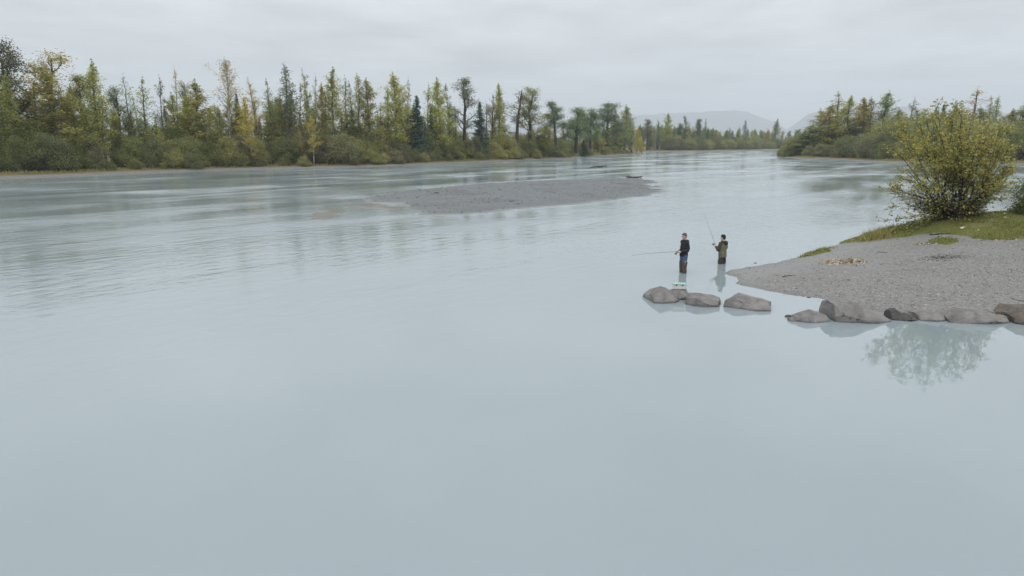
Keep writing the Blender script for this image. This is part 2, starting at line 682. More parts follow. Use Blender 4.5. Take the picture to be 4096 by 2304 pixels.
def isl_z(x, y):
    x, y = np.atleast_1d(np.asarray(x, float)), np.atleast_1d(np.asarray(y, float))
    p = v3(x, y)
    sd = sdist(x, y, isl_poly) + 0.9 * vnoise(p, 0.1) + 0.4 * vnoise(p, 0.4)
    z = np.where(sd > 0, 0.7 * (1 - np.exp(-sd / 5.0)), sd * 0.12)
    return np.maximum(z, -0.5)


xs = np.concatenate([np.arange(70, 160, 1.0), np.arange(160, 601, 10.0)])
ys = np.concatenate([np.arange(60, 130, 5.0), np.arange(130, 260, 1.0), np.arange(260, 341, 4.0)])
tag(link("island_ground", grid_mesh("island_ground", xs, ys, isl_z, lambda x, y, z: z > -0.2, M["bank"])), kind="structure")

# ------------------------------------------------------------------ gravel bar in midstream
bar_px = [(905, 499), (985, 485), (1150, 467), (1300, 457), (1450, 451), (1600, 449), (1652, 455), (1640, 466), (1656, 474), (1650, 485), (1625, 494),
          (1590, 496), (1450, 514), (1300, 527), (1180, 538), (1090, 542), (1065, 541), (1040, 531), (1012, 522), (1003, 511), (930, 510)]
bar_poly = np.array([gd(*q) for q in bar_px])


def bar_z(x, y):
    p = v3(x, y)
    sd = sdist(x, y, bar_poly) + (0.5 * vnoise(p, 0.35) + 0.45 * vnoise(p, 1.1)) * (0.6 + 1.6 * smooth01(x, 8, 18)) + 0.15 * vnoise(p, 2.5)
    return np.where(sd > 0, 0.30 * (1 - np.exp(-sd / 3.5)) + 0.012 * vnoise(p, 0.8), np.maximum(sd * 0.06, -0.3)) + 0.006


tag(link("gravel_bar", grid_mesh("gravel_bar", np.arange(-20, 24, 0.3), np.arange(44, 98, 0.3), bar_z, lambda x, y, z: z > -0.1, M["bar"])), kind="structure")

# the drowned upstream end of the bar, just breaking the surface
sh = NT("shoal_silt")
pn = sh.noise(sh.pos(), 0.8, 5, 0.65, 0.5)
sh.base(sh.ramp(pn, [(0.3, (0.10, 0.09, 0.07)), (0.55, (0.14, 0.125, 0.10)), (0.75, (0.22, 0.205, 0.18))]), 0.25, 0.5)
shoal_a = np.array([gd(*q) for q in [(770, 556), (790, 540), (815, 524), (850, 522), (880, 530), (862, 542), (830, 552)]])
shoal_b = np.array([gd(*q) for q in [(858, 514), (930, 511), (1002, 511), (1010, 523), (985, 531), (940, 528), (890, 524), (865, 521)]])


def shoal_z(x, y):
    p = v3(x, y)
    sd = np.maximum(sdist(x, y, shoal_a) - 0.6, sdist(x, y, shoal_b) - 0.5) + 0.9 * vnoise(p, 0.5) + 0.5 * vnoise(p, 1.6)
    return np.clip(sd * 0.02, -0.05, 0.03)


tag(link("shoal", grid_mesh("shoal", np.arange(-20, -6, 0.15), np.arange(42, 62, 0.15), shoal_z, lambda x, y, z: z > -0.01, sh.m)), kind="structure")

# ------------------------------------------------------------------ the near gravel spit
ctrl = []
for px, py, z in [(1826, 690, 0), (1850, 712, 0), (1900, 725, 0), (1980, 740, 0), (2080, 753, 0), (2150, 767, 0), (2220, 788, 0), (2300, 800, 0), (2350, 803, 0), (2440, 806, 0), (2520, 808, 0), (2620, 812, 0), (2800, 816, 0), (3100, 820, 0),
                  (1828, 684, 0), (1880, 672, 0), (1950, 659, 0), (2020, 645, 0.03), (2085, 627, .2), (2170, 607, .45), (2240, 584, .75), (2300, 566, 1.05), (2400, 549, 1.5),
                  (2500, 541, 1.6), (2576, 534, 1.65), (2750, 526, 1.7), (3000, 520, 1.7),
                  (1900, 690, .10), (2000, 690, .22), (2100, 690, .33), (2300, 690, .45), (2500, 690, .5), (2700, 690, .5), (2200, 650, .45), (2300, 640, .62), (2470, 612, .95), (2600, 612, 1.0), (2800, 615, 1.0),
                  (2350, 592, .92), (2150, 720, .25), (2400, 750, .25), (2600, 750, .25)]:
    x, y = gd(px, py, z)
    ctrl.append((x, y, z))
for px, py, z, db, zb in [(1826, 690, 0, 1.5, -0.3), (1880, 672, 0, 1.6, -0.3), (1950, 659, 0, 1.6, -0.3), (2020, 645, 0, 1.7, -0.3), (2085, 627, .2, 2.2, -0.35), (2170, 607, .45, 2.6, -0.35), (2240, 584, .75, 3.2, -0.35),
                          (2300, 566, 1.05, 4.0, -0.35), (2400, 549, 1.5, 5.6, -0.35), (2500, 541, 1.6, 6.2, -0.35), (2576, 534, 1.65, 6.5, -0.35), (2750, 526, 1.7, 6.5, -0.35), (3000, 520, 1.7, 6.5, -0.35)]:
    x, y = gd(px, py, z)
    ctrl.append((x - 0.45 * db, y + 0.9 * db, zb))
for px, py in [(1810, 700), (1840, 722), (1900, 738), (1980, 753), (2080, 770), (2150, 790), (2220, 812), (2350, 830), (2520, 836), (2800, 840), (3100, 845)]:
    x, y = gd(px, py, 0)
    ctrl.append((x, y - 0.4, -0.3))
ctrl = np.array(ctrl)


def tps_fit(c, lam=0.002):
    n = len(c)
    d = np.hypot(c[:, None, 0] - c[None, :, 0], c[:, None, 1] - c[None, :, 1])
    Kk = np.where(d > 0, d * d * np.log(d + 1e-12), 0) + lam * np.eye(n)
    P = np.column_stack([np.ones(n), c[:, :2]])
    A = np.block([[Kk, P], [P.T, np.zeros((3, 3))]])
    return np.linalg.solve(A, np.concatenate([c[:, 2], np.zeros(3)]))


TPS = tps_fit(ctrl, 0.05)


def spit_base(x, y):
    x, y = np.asarray(x, float), np.asarray(y, float)
    r = TPS[-3] + TPS[-2] * x + TPS[-1] * y
    for (cx, cy, _), w in zip(ctrl, TPS[:-3]):
        d2 = (x - cx) ** 2 + (y - cy) ** 2
        r = r + w * 0.5 * d2 * np.log(d2 + 1e-12)
    return r


def spit_z(x, y):
    x, y = np.atleast_1d(np.asarray(x, float)), np.atleast_1d(np.asarray(y, float))
    p = v3(x, y)
    z = spit_base(x, y)
    return np.maximum(z + 0.022 * vnoise(p, 0.9) + 0.012 * vnoise(p, 3.1) + 0.008 * vnoise(p, 8.0), -0.55)


def on_spit(px, py, disp=True):
    """world point on the spit surface seen at a picture point"""
    if disp:
        px, py = px * K, py * K
    d = ray(px, py)
    for t in np.arange(15.0, 45.0, 0.05):
        q = np.array((0, 0, CAM_H)) + d * t
        if q[2] <= spit_z(q[0], q[1])[0]:
            return q[0], q[1], float(spit_z(q[0], q[1])[0])
    q = np.array((0, 0, CAM_H)) + d * 32
    return q[0], q[1], float(spit_z(q[0], q[1])[0])


tag(link("gravel_spit", grid_mesh("gravel_spit", np.arange(6, 34, 0.12), np.arange(16.5, 42, 0.12), spit_z, lambda x, y, z: z > -0.3, M["gravel"])), kind="structure")

# turf on the crest of the spit
front = [on_spit(*q)[:2] for q in [(2176, 608), (2205, 604), (2240, 600), (2290, 595), (2345, 589), (2408, 590), (2424, 598), (2470, 606), (2530, 606), (2576, 601)]]
turf_poly = np.array(front + [(front[-1][0] + 10, front[-1][1] + 0.5), (40, 42), (14, 42)])
tuft_poly = np.array([on_spit(*q)[:2] for q in [(2338, 603), (2385, 600), (2402, 608), (2380, 615), (2350, 612)]])
rim_poly = np.array([on_spit(*q)[:2] for q in [(2018, 646), (2050, 641), (2082, 634), (2080, 628), (2050, 634), (2020, 642)]])


def turf_sd(x, y):
    p = v3(x, y)
    n = 0.22 * vnoise(p, 1.1) + 0.12 * vnoise(p, 3.0)
    a = sdist(x, y, turf_poly) + n
    b = np.maximum(sdist(x, y, tuft_poly) + 0.1 + n * 0.6, sdist(x, y, rim_poly) + 0.12 + n * 0.4)
    return np.maximum(a, b)


def turf_z(x, y):
    p = v3(x, y)
    sd = turf_sd(x, y)
    return spit_z(x, y) + np.where(sd > 0, 0.10 * smooth01(sd, 0, 0.35) + 0.035 * vnoise(p, 2.0), np.maximum(sd * 0.5, -0.15)) - 0.004


tm = NT("turf")
tp = tm.pos()
n1, n2 = tm.noise(tp, 0.8, 4, 0.6), tm.noise(tp, 9.0, 4, 0.7)
tc_ = tm.ramp(n1, [(0.3, (0.11, 0.13, 0.035)), (0.55, (0.17, 0.185, 0.055)), (0.75, (0.20, 0.18, 0.08))])
tm.base(tm.mix(tm.math("MULTIPLY", n2, 0.5), tc_, (0.08, 0.08, 0.035)), 0.95, 0.15)
tm.lk(tm.bump(n2, 0.8, 0.06), tm.b.inputs["Normal"])
tag(link("turf", grid_mesh("turf", np.arange(10, 34, 0.1), np.arange(22, 42, 0.1), turf_z, lambda x, y, z: (turf_sd(x, y) > -0.05) & (z > 0.12), tm.m)), kind="structure")

rs = np.random.default_rng(5)


def scatter(n, x0, x1, y0, y1, ok):
    x, y = rs.uniform(x0, x1, n), rs.uniform(y0, y1, n)
    k = ok(x, y)
    return x[k], y[k]


def blades(gx, gy, gz, hgt, wid, lean=0.5):
    n = len(gx)
    a = rs.uniform(0, 2 * math.pi, n)
    b = rs.uniform(0, 2 * math.pi, n)
    h = hgt * (0.45 + 0.9 * rs.random(n))
    w = wid * (0.6 + 0.8 * rs.random(n))
    l = lean * h * rs.random(n)
    base = np.stack([gx, gy, gz], 1)
    side = np.stack([np.cos(a), np.sin(a), np.zeros(n)], 1) * w[:, None]
    tip = base + np.stack([np.cos(b) * l, np.sin(b) * l, h], 1)
    V = np.stack([base - side, base + side, tip], 1).reshape(-1, 3)
    return V, np.arange(n * 3).reshape(-1, 3), rs.random(n)


g = Geo()
x, y = scatter(170000, 12, 30, 22, 38, lambda x, y: turf_sd(x, y) > 0.02)
z = turf_z(x, y)
k = z > 0.2
patch_h = 0.6 + 0.7 * smooth01(vnoise(v3(x, y), 0.8), -0.3, 0.6)
bare = vnoise(v3(x, y), 0.55) + 0.4 * vnoise(v3(x, y), 2.0)
k &= (bare < 0.62)
V, T, r = blades(x[k], y[k], z[k] - 0.02, 0.11 * patch_h[k], 0.012, 0.8)
g.add(V, T=T, rnd=r)
tag(link("grass", g.mesh("grass", M["grass"], attr=True)), "short green grass covering the top of the gravel spit", "grass", kind="stuff")
# taller pale tufts at the rim of the turf
for (px, py, n, hh, lab) in [(2200, 601, 900, 0.42, "tall straw-coloured grass tuft at the tip of the turf"),
                             (2228, 590, 900, 0.36, "yellow-green grass clump on the turf edge beside the straw-coloured tuft"),
                             (2052, 637, 700, 0.16, "small low grass clump alone on the rim of the gravel spit")]:
    cx, cy, cz = on_spit(px, py)
    sp_ = 0.30 if py < 620 else 0.24
    gx, gy = rs.normal(0, sp_ * (1.9 if py > 620 else 1.0), n), rs.normal(0, sp_, n)
    if py > 620:
        gy = gy * 0.5 + gx * 0.75
    gz = spit_z(cx + gx, cy + gy) - cz
    V, T, r = blades(gx, gy, gz - 0.02, hh, 0.012, 0.7)
    if hh > 0.4:
        r = 0.75 + 0.25 * r
    elif hh > 0.3:
        r = 0.4 + 0.5 * r
    tag(link("grass_clump", Geo().add(V, T=T, rnd=r).mesh("grass_clump", M["grass"], attr=True), loc=(cx, cy, cz)), lab, "grass", kind="stuff")

# pebbles on the beach
OCT = np.array([(1, 0, 0), (-1, 0, 0), (0, 1, 0), (0, -1, 0), (0, 0, 1), (0, 0, -1)], float)
OCF = np.array([(0, 2, 4), (2, 1, 4), (1, 3, 4), (3, 0, 4), (2, 0, 5), (1, 2, 5), (3, 1, 5), (0, 3, 5)])


def pebbles(x, y, z, size, flat=0.55):
    n = len(x)
    s = size * np.exp(rs.normal(0, 0.45, n))
    a = rs.uniform(0, 6.28, n)
    V = OCT[None] * (0.75 + 0.5 * rs.random((n, 6, 1))) * np.stack([s, s * rs.uniform(.6, 1, n), s * flat], 1)[:, None, :]
    c, sn = np.cos(a)[:, None], np.sin(a)[:, None]
    X = V[..., 0] * c - V[..., 1] * sn
    Y = V[..., 0] * sn + V[..., 1] * c
    V = np.stack([X + x[:, None], Y + y[:, None], V[..., 2] + z[:, None] + (s * flat * .3)[:, None]], -1).reshape(-1, 3)
    F = (OCF[None] + (np.arange(n) * 6)[:, None, None]).reshape(-1, 3)
    return V, F, np.repeat(rs.random(n), 8)


pm = NT("pebble")
pa = pm.n("ShaderNodeAttribute", attribute_name="rnd")
pm.base(pm.ramp(pa.outputs["Fac"], [(0.0, (0.155, 0.153, 0.143)), (0.5, (0.198, 0.197, 0.185)), (0.85, (0.23, 0.225, 0.213)), (0.97, (0.28, 0.275, 0.26)), (1.0, (0.62, 0.61, 0.58))]), 0.8, 0.3)
x, y = scatter(55000, 7.5, 27, 17.5, 31, lambda x, y: (spit_z(x, y) > -0.02) & (turf_sd(x, y) < -0.02))
dens = smooth01(-(y - 0.75 * x - 14.5) / 6.0 + 0.5 * vnoise(v3(x, y), 0.5), -0.4, 0.6)
k = rs.random(len(x)) < 0.12 + 0.88 * dens
V, F, r = pebbles(x[k], y[k], spit_z(x[k], y[k]), 0.0125, 0.7)
tag(link("beach_pebbles", Geo().add(V, T=F, rnd=r).mesh("beach_pebbles", pm.m, attr=True)), "small grey and white pebbles strewn over the gravel spit", "pebbles", kind="stuff")

# ------------------------------------------------------------------ far mountains
def ridge(name, prof, Y, depth, seed, label):
    """a long forested ridge: skyline given as picture points at range Y, with real depth front and back"""
    px = np.array([q[0] for q in prof], float)
    py = np.array([q[1] for q in prof], float)
    us = np.linspace(px[0], px[-1], 160)
    vs = np.linspace(-1, 1, 41)
    X0 = np.array([at_y(u, 560, Y)[0] for u in us])
    Z0 = np.array([at_y(u, np.interp(u, px, py), Y)[1] for u in us])
    g = Geo()
    V = []
    for v in vs:
        f = np.clip(1 - abs(v), 0, 1) ** 0.9
        yy = Y + v * depth
        p = v3(X0, np.full_like(X0, yy))
        z = Z0 * f * (1 + (0.30 * fbm(p, 0.004, 4) + 0.18 * np.abs(vnoise(p, 0.006))) * (1 - f)) + 6 * vnoise(p, 0.02) * f - 3
        V.append(v3(X0 + 0 * yy, np.full_like(X0, yy), z))
    V = np.vstack(V)
    nx = len(us)
    idx = np.arange(nx * len(vs)).reshape(len(vs), nx)
    Q = np.stack([idx[:-1, :-1], idx[:-1, 1:], idx[1:, 1:], idx[1:, :-1]], -1).reshape(-1, 4)
    o = link(name, g.add(V, Q=Q).mesh(name, M["mountain"], True))
    return tag(o, kind="structure")


ridge("mountain", [(1700, 545), (1900, 520), (2100, 500), (2300, 482), (2480, 465), (2620, 455), (2760, 448), (2870, 442), (2935, 440), (2965, 446), (2985, 447), (3005, 457), (3040, 470), (3062, 474), (3085, 490), (3110, 508), (3150, 540), (3190, 572)], 8600, 1200, 1, "")
ridge("mountain", [(3110, 574), (3150, 530), (3175, 502), (3200, 478), (3222, 457), (3250, 446), (3300, 440), (3400, 430), (3600, 425), (3900, 440), (4300, 470), (4800, 520)], 7400, 900, 2, "")

# ------------------------------------------------------------------ tree makers (metres; protos are copied and scaled)
def unit(v):
    return v / (np.linalg.norm(v) + 1e-9)


def gen_poplar(seed, H=20.0, W=5.0, crown0=0.18, nb=64, per=95, size=0.24, asc=(30, 62), spread=0.32, top_thin=0.5, bark="bark_grey", r0=0.2, gap=0.15):
    rs = np.random.default_rng(seed)
    wood, crown = Geo(), Geo()
    ts = np.linspace(0, 1, 14)
    wob = np.cumsum(rs.normal(0, 0.10, (14, 2)), axis=0)
    wob -= wob[0]
    T = np.column_stack([wob * ts[:, None], ts * H])
    wood.tube(T, r0 * (1 - ts) ** 0.8 + 0.015, 6)
    az = rs.uniform(0, 6.28)
    for i in range(nb):
        u = (i + rs.random()) / nb
        t = crown0 + (0.985 - crown0) * u
        az += 2.4 + rs.normal(0, 0.5)
        if rs.random() < gap:
            continue
        prof = min(1.0, (u + 0.15) ** 0.4 * 1.15) * (1 - u) ** 0.75 * 1.1 + 0.045
        if u > 0.75:
            prof *= 1 - 0.9 * (u - 0.75)
        L = W / 2 * prof * rs.uniform(0.55, 1.3)
        el = R(np.interp(u, [0, 1], asc) + rs.normal(0, 8))
        p0 = np.array([np.interp(t, ts, T[:, k]) for k in range(3)])
        d = np.array((math.cos(az) * math.cos(el), math.sin(az) * math.cos(el), math.sin(el)))
        Lb = L / max(math.cos(el), 0.45)
        pts = [p0]
        dd = d.copy()
        for k in range(3):
            dd = unit(dd + rs.normal(0, 0.14, 3) + np.array((0, 0, 0.12)))
            pts.append(pts[-1] + dd * Lb / 3)
        pts = np.array(pts)
        rr = 0.045 * (1 - 0.6 * u)
        wood.tube(pts, np.array([rr, rr * .7, rr * .45, 0.012]), 3, False)
        n = int(per * Lb / 3.0 * (1 - top_thin * u) * rs.uniform(0.5, 1.5)) + 4
        w = rs.beta(1.6, 1.0, n)
        P = np.column_stack([np.interp(w * 3, range(4), pts[:, k]) for k in range(3)])
        P += rs.normal(0, 1, (n, 3)) * (spread * (0.40 + 0.24 * Lb) * (1 - 0.25 * u))
        crown.leaves(P, size, rs)
    n = int(per * 0.55)
    t = rs.uniform(0.80, 1.035, n)
    P = np.column_stack([np.interp(t, ts, T[:, k]) for k in range(2)] + [t * H]) + rs.normal(0, 1, (n, 3)) * np.clip((1.06 - t) * 1.6, 0.03, 0.4)[:, None]
    crown.leaves(P, size, rs)
    return wood.mesh("poplar_trunk", M[bark], True), crown.mesh("poplar_crown", M["leaf"], attr=True)


def grow(wood, pts_out, p, d, L, r, depth, rs, maxd, up=0.10, split=(2, 4), bend=0.22):
    n = 5
    pts, dd = [p], d.copy()
    for k in range(n - 1):
        dd = unit(dd + rs.normal(0, bend, 3) + np.array((0, 0, up)))
        pts.append(pts[-1] + dd * L / (n - 1))
    pts = np.array(pts)
    wood.tube(pts, np.linspace(r, r * 0.55, n), 5 if depth < 2 else 3, False)
    if depth >= maxd - 1:
        pts_out.append(pts)
    if depth < maxd:
        for k in range(rs.integers(split[0], split[1] + 1)):
            t = rs.uniform(0.35, 1.0) if k else 1.0
            q = np.array([np.interp(t * (n - 1), range(n), pts[:, c]) for c in range(3)])
            a = rs.normal(0, 1, 3)
            a = unit(a - dd * (a @ dd))
            ang = rs.uniform(0.35, 0.95) if k else rs.uniform(0.1, 0.4)
            grow(wood, pts_out, q, unit(dd * math.cos(ang) + a * math.sin(ang)), L * rs.uniform(0.5, 0.75), r * 0.55, depth + 1, rs, maxd, up, split, bend)


def gen_old(seed, H=20.0, W=7.0, fork=0.32, limbs=7, per=26, size=0.26, spread=0.38, dead=False, bark="bark_dark", lean=0.0):
    """an old cottonwood: bare bole, big crooked limbs, patchy foliage at their ends"""
    rs = np.random.default_rng(seed)
    wood, crown, tips = Geo(), Geo(), []
    ts = np.linspace(0, 1, 10)
    wob = np.cumsum(rs.normal(0, 0.16, (10, 2)), axis=0)
    T = np.column_stack([wob[:, 0] * ts + lean * ts, wob[:, 1] * ts, ts * H * 0.9])
    wood.tube(T, 0.33 * (1 - ts) ** 0.7 + 0.03, 8)
    for i in range(limbs):
        t = fork + (0.98 - fork) * (i + 0.5 * rs.random()) / limbs
        p = np.array([np.interp(t, ts, T[:, k]) for k in range(3)])
        a = i * 2.4 + rs.uniform(-0.6, 0.6)
        el = R(rs.uniform(15, 55) + 25 * t)
        L = W * 0.42 * (1.25 - 0.95 * t) * rs.uniform(0.65, 1.3)
        grow(wood, tips, p, np.array((math.cos(a) * math.cos(el), math.sin(a) * math.cos(el), math.sin(el))), L, 0.12 * (1.1 - 0.6 * t), 1, rs, 3)
    for pts in tips:
        if dead and pts[-1, 2] > H * 0.74:
            continue
        n = int(per * rs.uniform(0.3, 1.7))
        w = rs.uniform(0.3, 4, n)
        P = np.column_stack([np.interp(w, range(5), pts[:, k]) for k in range(3)]) + rs.normal(0, spread, (n, 3))
        crown.leaves(P, size, rs)
    return wood.mesh("cottonwood_trunk", M[bark], True), crown.mesh("cottonwood_crown", M["leaf"], attr=True)


def gen_spruce(seed, H=12.0, W=4.0):
    rs = np.random.default_rng(seed)
    wood, crown = Geo(), Geo()
    wood.tube([(0, 0, 0), (0.03, 0, H * .5), (0, 0.02, H)], [0.16, 0.09, 0.012], 6)
    nw = 26
    for i in range(nw):
        u = i / (nw - 1)
        z = H * (0.05 + 0.93 * u)
        Lw = W / 2 * (1 - u) ** 0.85 + 0.08
        for k in range(9 if u < 0.8 else 6):
            a = rs.uniform(0, 6.28)
            L = Lw * rs.uniform(0.55, 1.2)
            d = np.array((math.cos(a), math.sin(a), rs.uniform(-0.35, 0.05) + 0.5 * u))
            p0 = np.array((0, 0, z + rs.normal(0, 0.12)))
            pts = np.array([p0, p0 + d * L * .5, p0 + d * L + np.array((0, 0, 0.12 * L))])
            wood.tube(pts, [0.03, 0.018, 0.006], 3, False)
            n = int(10 + 20 * L)
            w = rs.uniform(0.1, 2, n)
            P = np.column_stack([np.interp(w, range(3), pts[:, c]) for c in range(3)])
            P += rs.normal(0, 1, (n, 3)) * np.array((0.10, 0.10, 0.07)) * (1 + L * .4)
            crown.leaves(P, 0.20, rs, squash=0.4)
    return wood.mesh("spruce_trunk", M["bark_dark"], True), crown.mesh("spruce_crown", M["leaf"], attr=True)


def gen_willow(seed, H=6.0, W=6.0, clumps=90, per=115, size=0.165, stems=16):
    rs = np.random.default_rng(seed)
    wood, crown = Geo(), Geo()
    for i in range(stems):
        a = rs.uniform(0, 6.28)
        rr = W / 2 * math.sqrt(rs.random()) * 0.85
        hz = H * rs.uniform(0.6, 0.95) * math.sqrt(max(0.15, 1 - (rr / (W / 2)) ** 2))
        b = np.array((math.cos(a) * rr * 0.2, math.sin(a) * rr * 0.2, -0.2))
        e = np.array((math.cos(a) * rr, math.sin(a) * rr, hz))
        m = (b + e) / 2 + np.array((-math.cos(a) * rr * .12, -math.sin(a) * rr * .12, 0.08 * H))
        wood.tube([b, m, e], [0.06, 0.04, 0.012], 4, False)
    for i in range(clumps):
        a, q = rs.uniform(0, 6.28), rs.random() ** 0.45
        rr = W / 2 * q
        top = H * math.sqrt(max(0.05, 1 - q * q * 0.92)) * rs.uniform(0.85, 1.08)
        c = np.array((math.cos(a) * rr, math.sin(a) * rr, top * rs.uniform(0.12, 1.0) ** 0.7))
        n = int(per * rs.uniform(0.5, 1.5))
        P = c + rs.normal(0, 1, (n, 3)) * np.array((0.42, 0.42, 0.36)) * rs.uniform(0.7, 1.4)
        P[:, 2] = np.abs(P[:, 2])
        crown.leaves(P, size, rs)
    # upright shoots breaking the outline
    for i in range(34):
        a, q = rs.uniform(0, 6.28), math.sqrt(rs.random()) * 0.9
        x, y = math.cos(a) * q * W / 2, math.sin(a) * q * W / 2
        z0 = H * math.sqrt(1 - q * q * .92) * 0.85
        hh = rs.uniform(0.5, 1.3)
        n = 16
        w = rs.random(n)
        P = np.column_stack([x + rs.normal(0, .09, n) + 0.15 * w * math.cos(a), y + rs.normal(0, .09, n), z0 + w * hh])
        crown.leaves(P, size * .8, rs)
    return wood.mesh("willow_stems", M["bark_grey"], True), crown.mesh("willow_crown", M["leaf"], attr=True)


PROTO = {
    "full": [(gen_poplar(s, 20, 5, 0.10, 84, 205, 0.175, top_thin=0.45, gap=0.08), 20, 5) for s in (1, 2, 3, 4)],
    "poplar": [(gen_poplar(s, 20, 4.4, 0.2, 68, 115, 0.17, top_thin=0.35, gap=0.2), 20, 4.4) for s in (5, 6, 7)],
    "sparse": [(gen_poplar(s, 20, 4.2, 0.28, 52, 52, 0.17, top_thin=0.2, gap=0.25, spread=0.26, bark="bark_grey", r0=0.17), 20, 4.2) for s in (8, 9, 10)],
    "old": [(gen_old(s, 20, 8, 0.3, 12, 36, 0.17, 0.42), 20, 8) for s in (21, 22, 23)],
    "old_dense": [(gen_old(s, 20, 7, 0.28, 17, 50, 0.18, 0.50), 20, 7) for s in (24, 25, 26)],
    "dead_top": [(gen_old(27, 20, 8, 0.34, 9, 40, 0.17, dead=True), 20, 8)],
    "vee": [(gen_poplar(31, 20, 5.2, 0.50, 44, 52, 0.15, asc=(58, 70), top_thin=0.1, gap=0.1, spread=0.22, bark="bark_pale"), 20, 5.2)],
    "sapling": [(gen_poplar(s, 10, 3.0, 0.22, 34, 120, 0.15, top_thin=0.2, gap=0.1, spread=0.26, bark="bark_pale", r0=0.09), 10, 3.0) for s in (41, 42)],
    "spruce": [(gen_spruce(s), 12, 4) for s in (51, 52)],
    "willow": [(gen_willow(s), 6, 6) for s in (61, 62, 63, 64, 65)],
}
NAMES = {"full": "poplar_tree", "poplar": "poplar_tree", "sparse": "poplar_tree", "old": "cottonwood_tree", "old_dense": "cottonwood_tree", "dead_top": "cottonwood_tree",
         "vee": "poplar_tree", "sapling": "birch_tree", "spruce": "spruce_tree", "willow": "willow_bush"}
CATS = {"willow": "bush"}
prnd = random.Random(77)
COUNT = {}


def plant(kind, x, y, z, H, W, col, turn, label, group=None, rz=None):
    lst = PROTO[kind]
    k = COUNT.get(kind, prnd.randrange(7))
    COUNT[kind] = k + 1
    (wood, crown), h0, w0 = lst[k % len(lst)]
    root = empty(NAMES[kind], (x, y, z), prnd.uniform(0, 6.28) if rz is None else rz)
    root.scale = (W / w0, W / w0, H / h0)
    tag(root, label, CATS.get(kind, "tree"), group)
    link("trunk" if kind != "willow" else "stems", wood, root)
    c = link("crown" if kind != "willow" else "foliage", crown, root)
    j = prnd.uniform(0.82, 1.2)
    c.color = (col[0] * j, col[1] * j * prnd.uniform(0.98, 1.06), col[2] * j, turn * 0.8)
    return root


def shore_at(px, table):
    xs_, ys_ = [q[0] for q in table], [q[1] for q in table]
    return gp(px, float(np.interp(px, xs_, ys_)))


C_ = {"G": (0.22, 0.24, 0.085), "YG": (0.31, 0.305, 0.085), "Y": (0.48, 0.41, 0.08), "OB": (0.30, 0.255, 0.10), "GG": (0.22, 0.245, 0.14),
      "DK": (0.15, 0.155, 0.09), "PALE": (0.44, 0.36, 0.20), "SP": (0.075, 0.115, 0.085), "DG": (0.13, 0.165, 0.08), "OL": (0.27, 0.265, 0.08)}

BANK = " on the wooded bank"
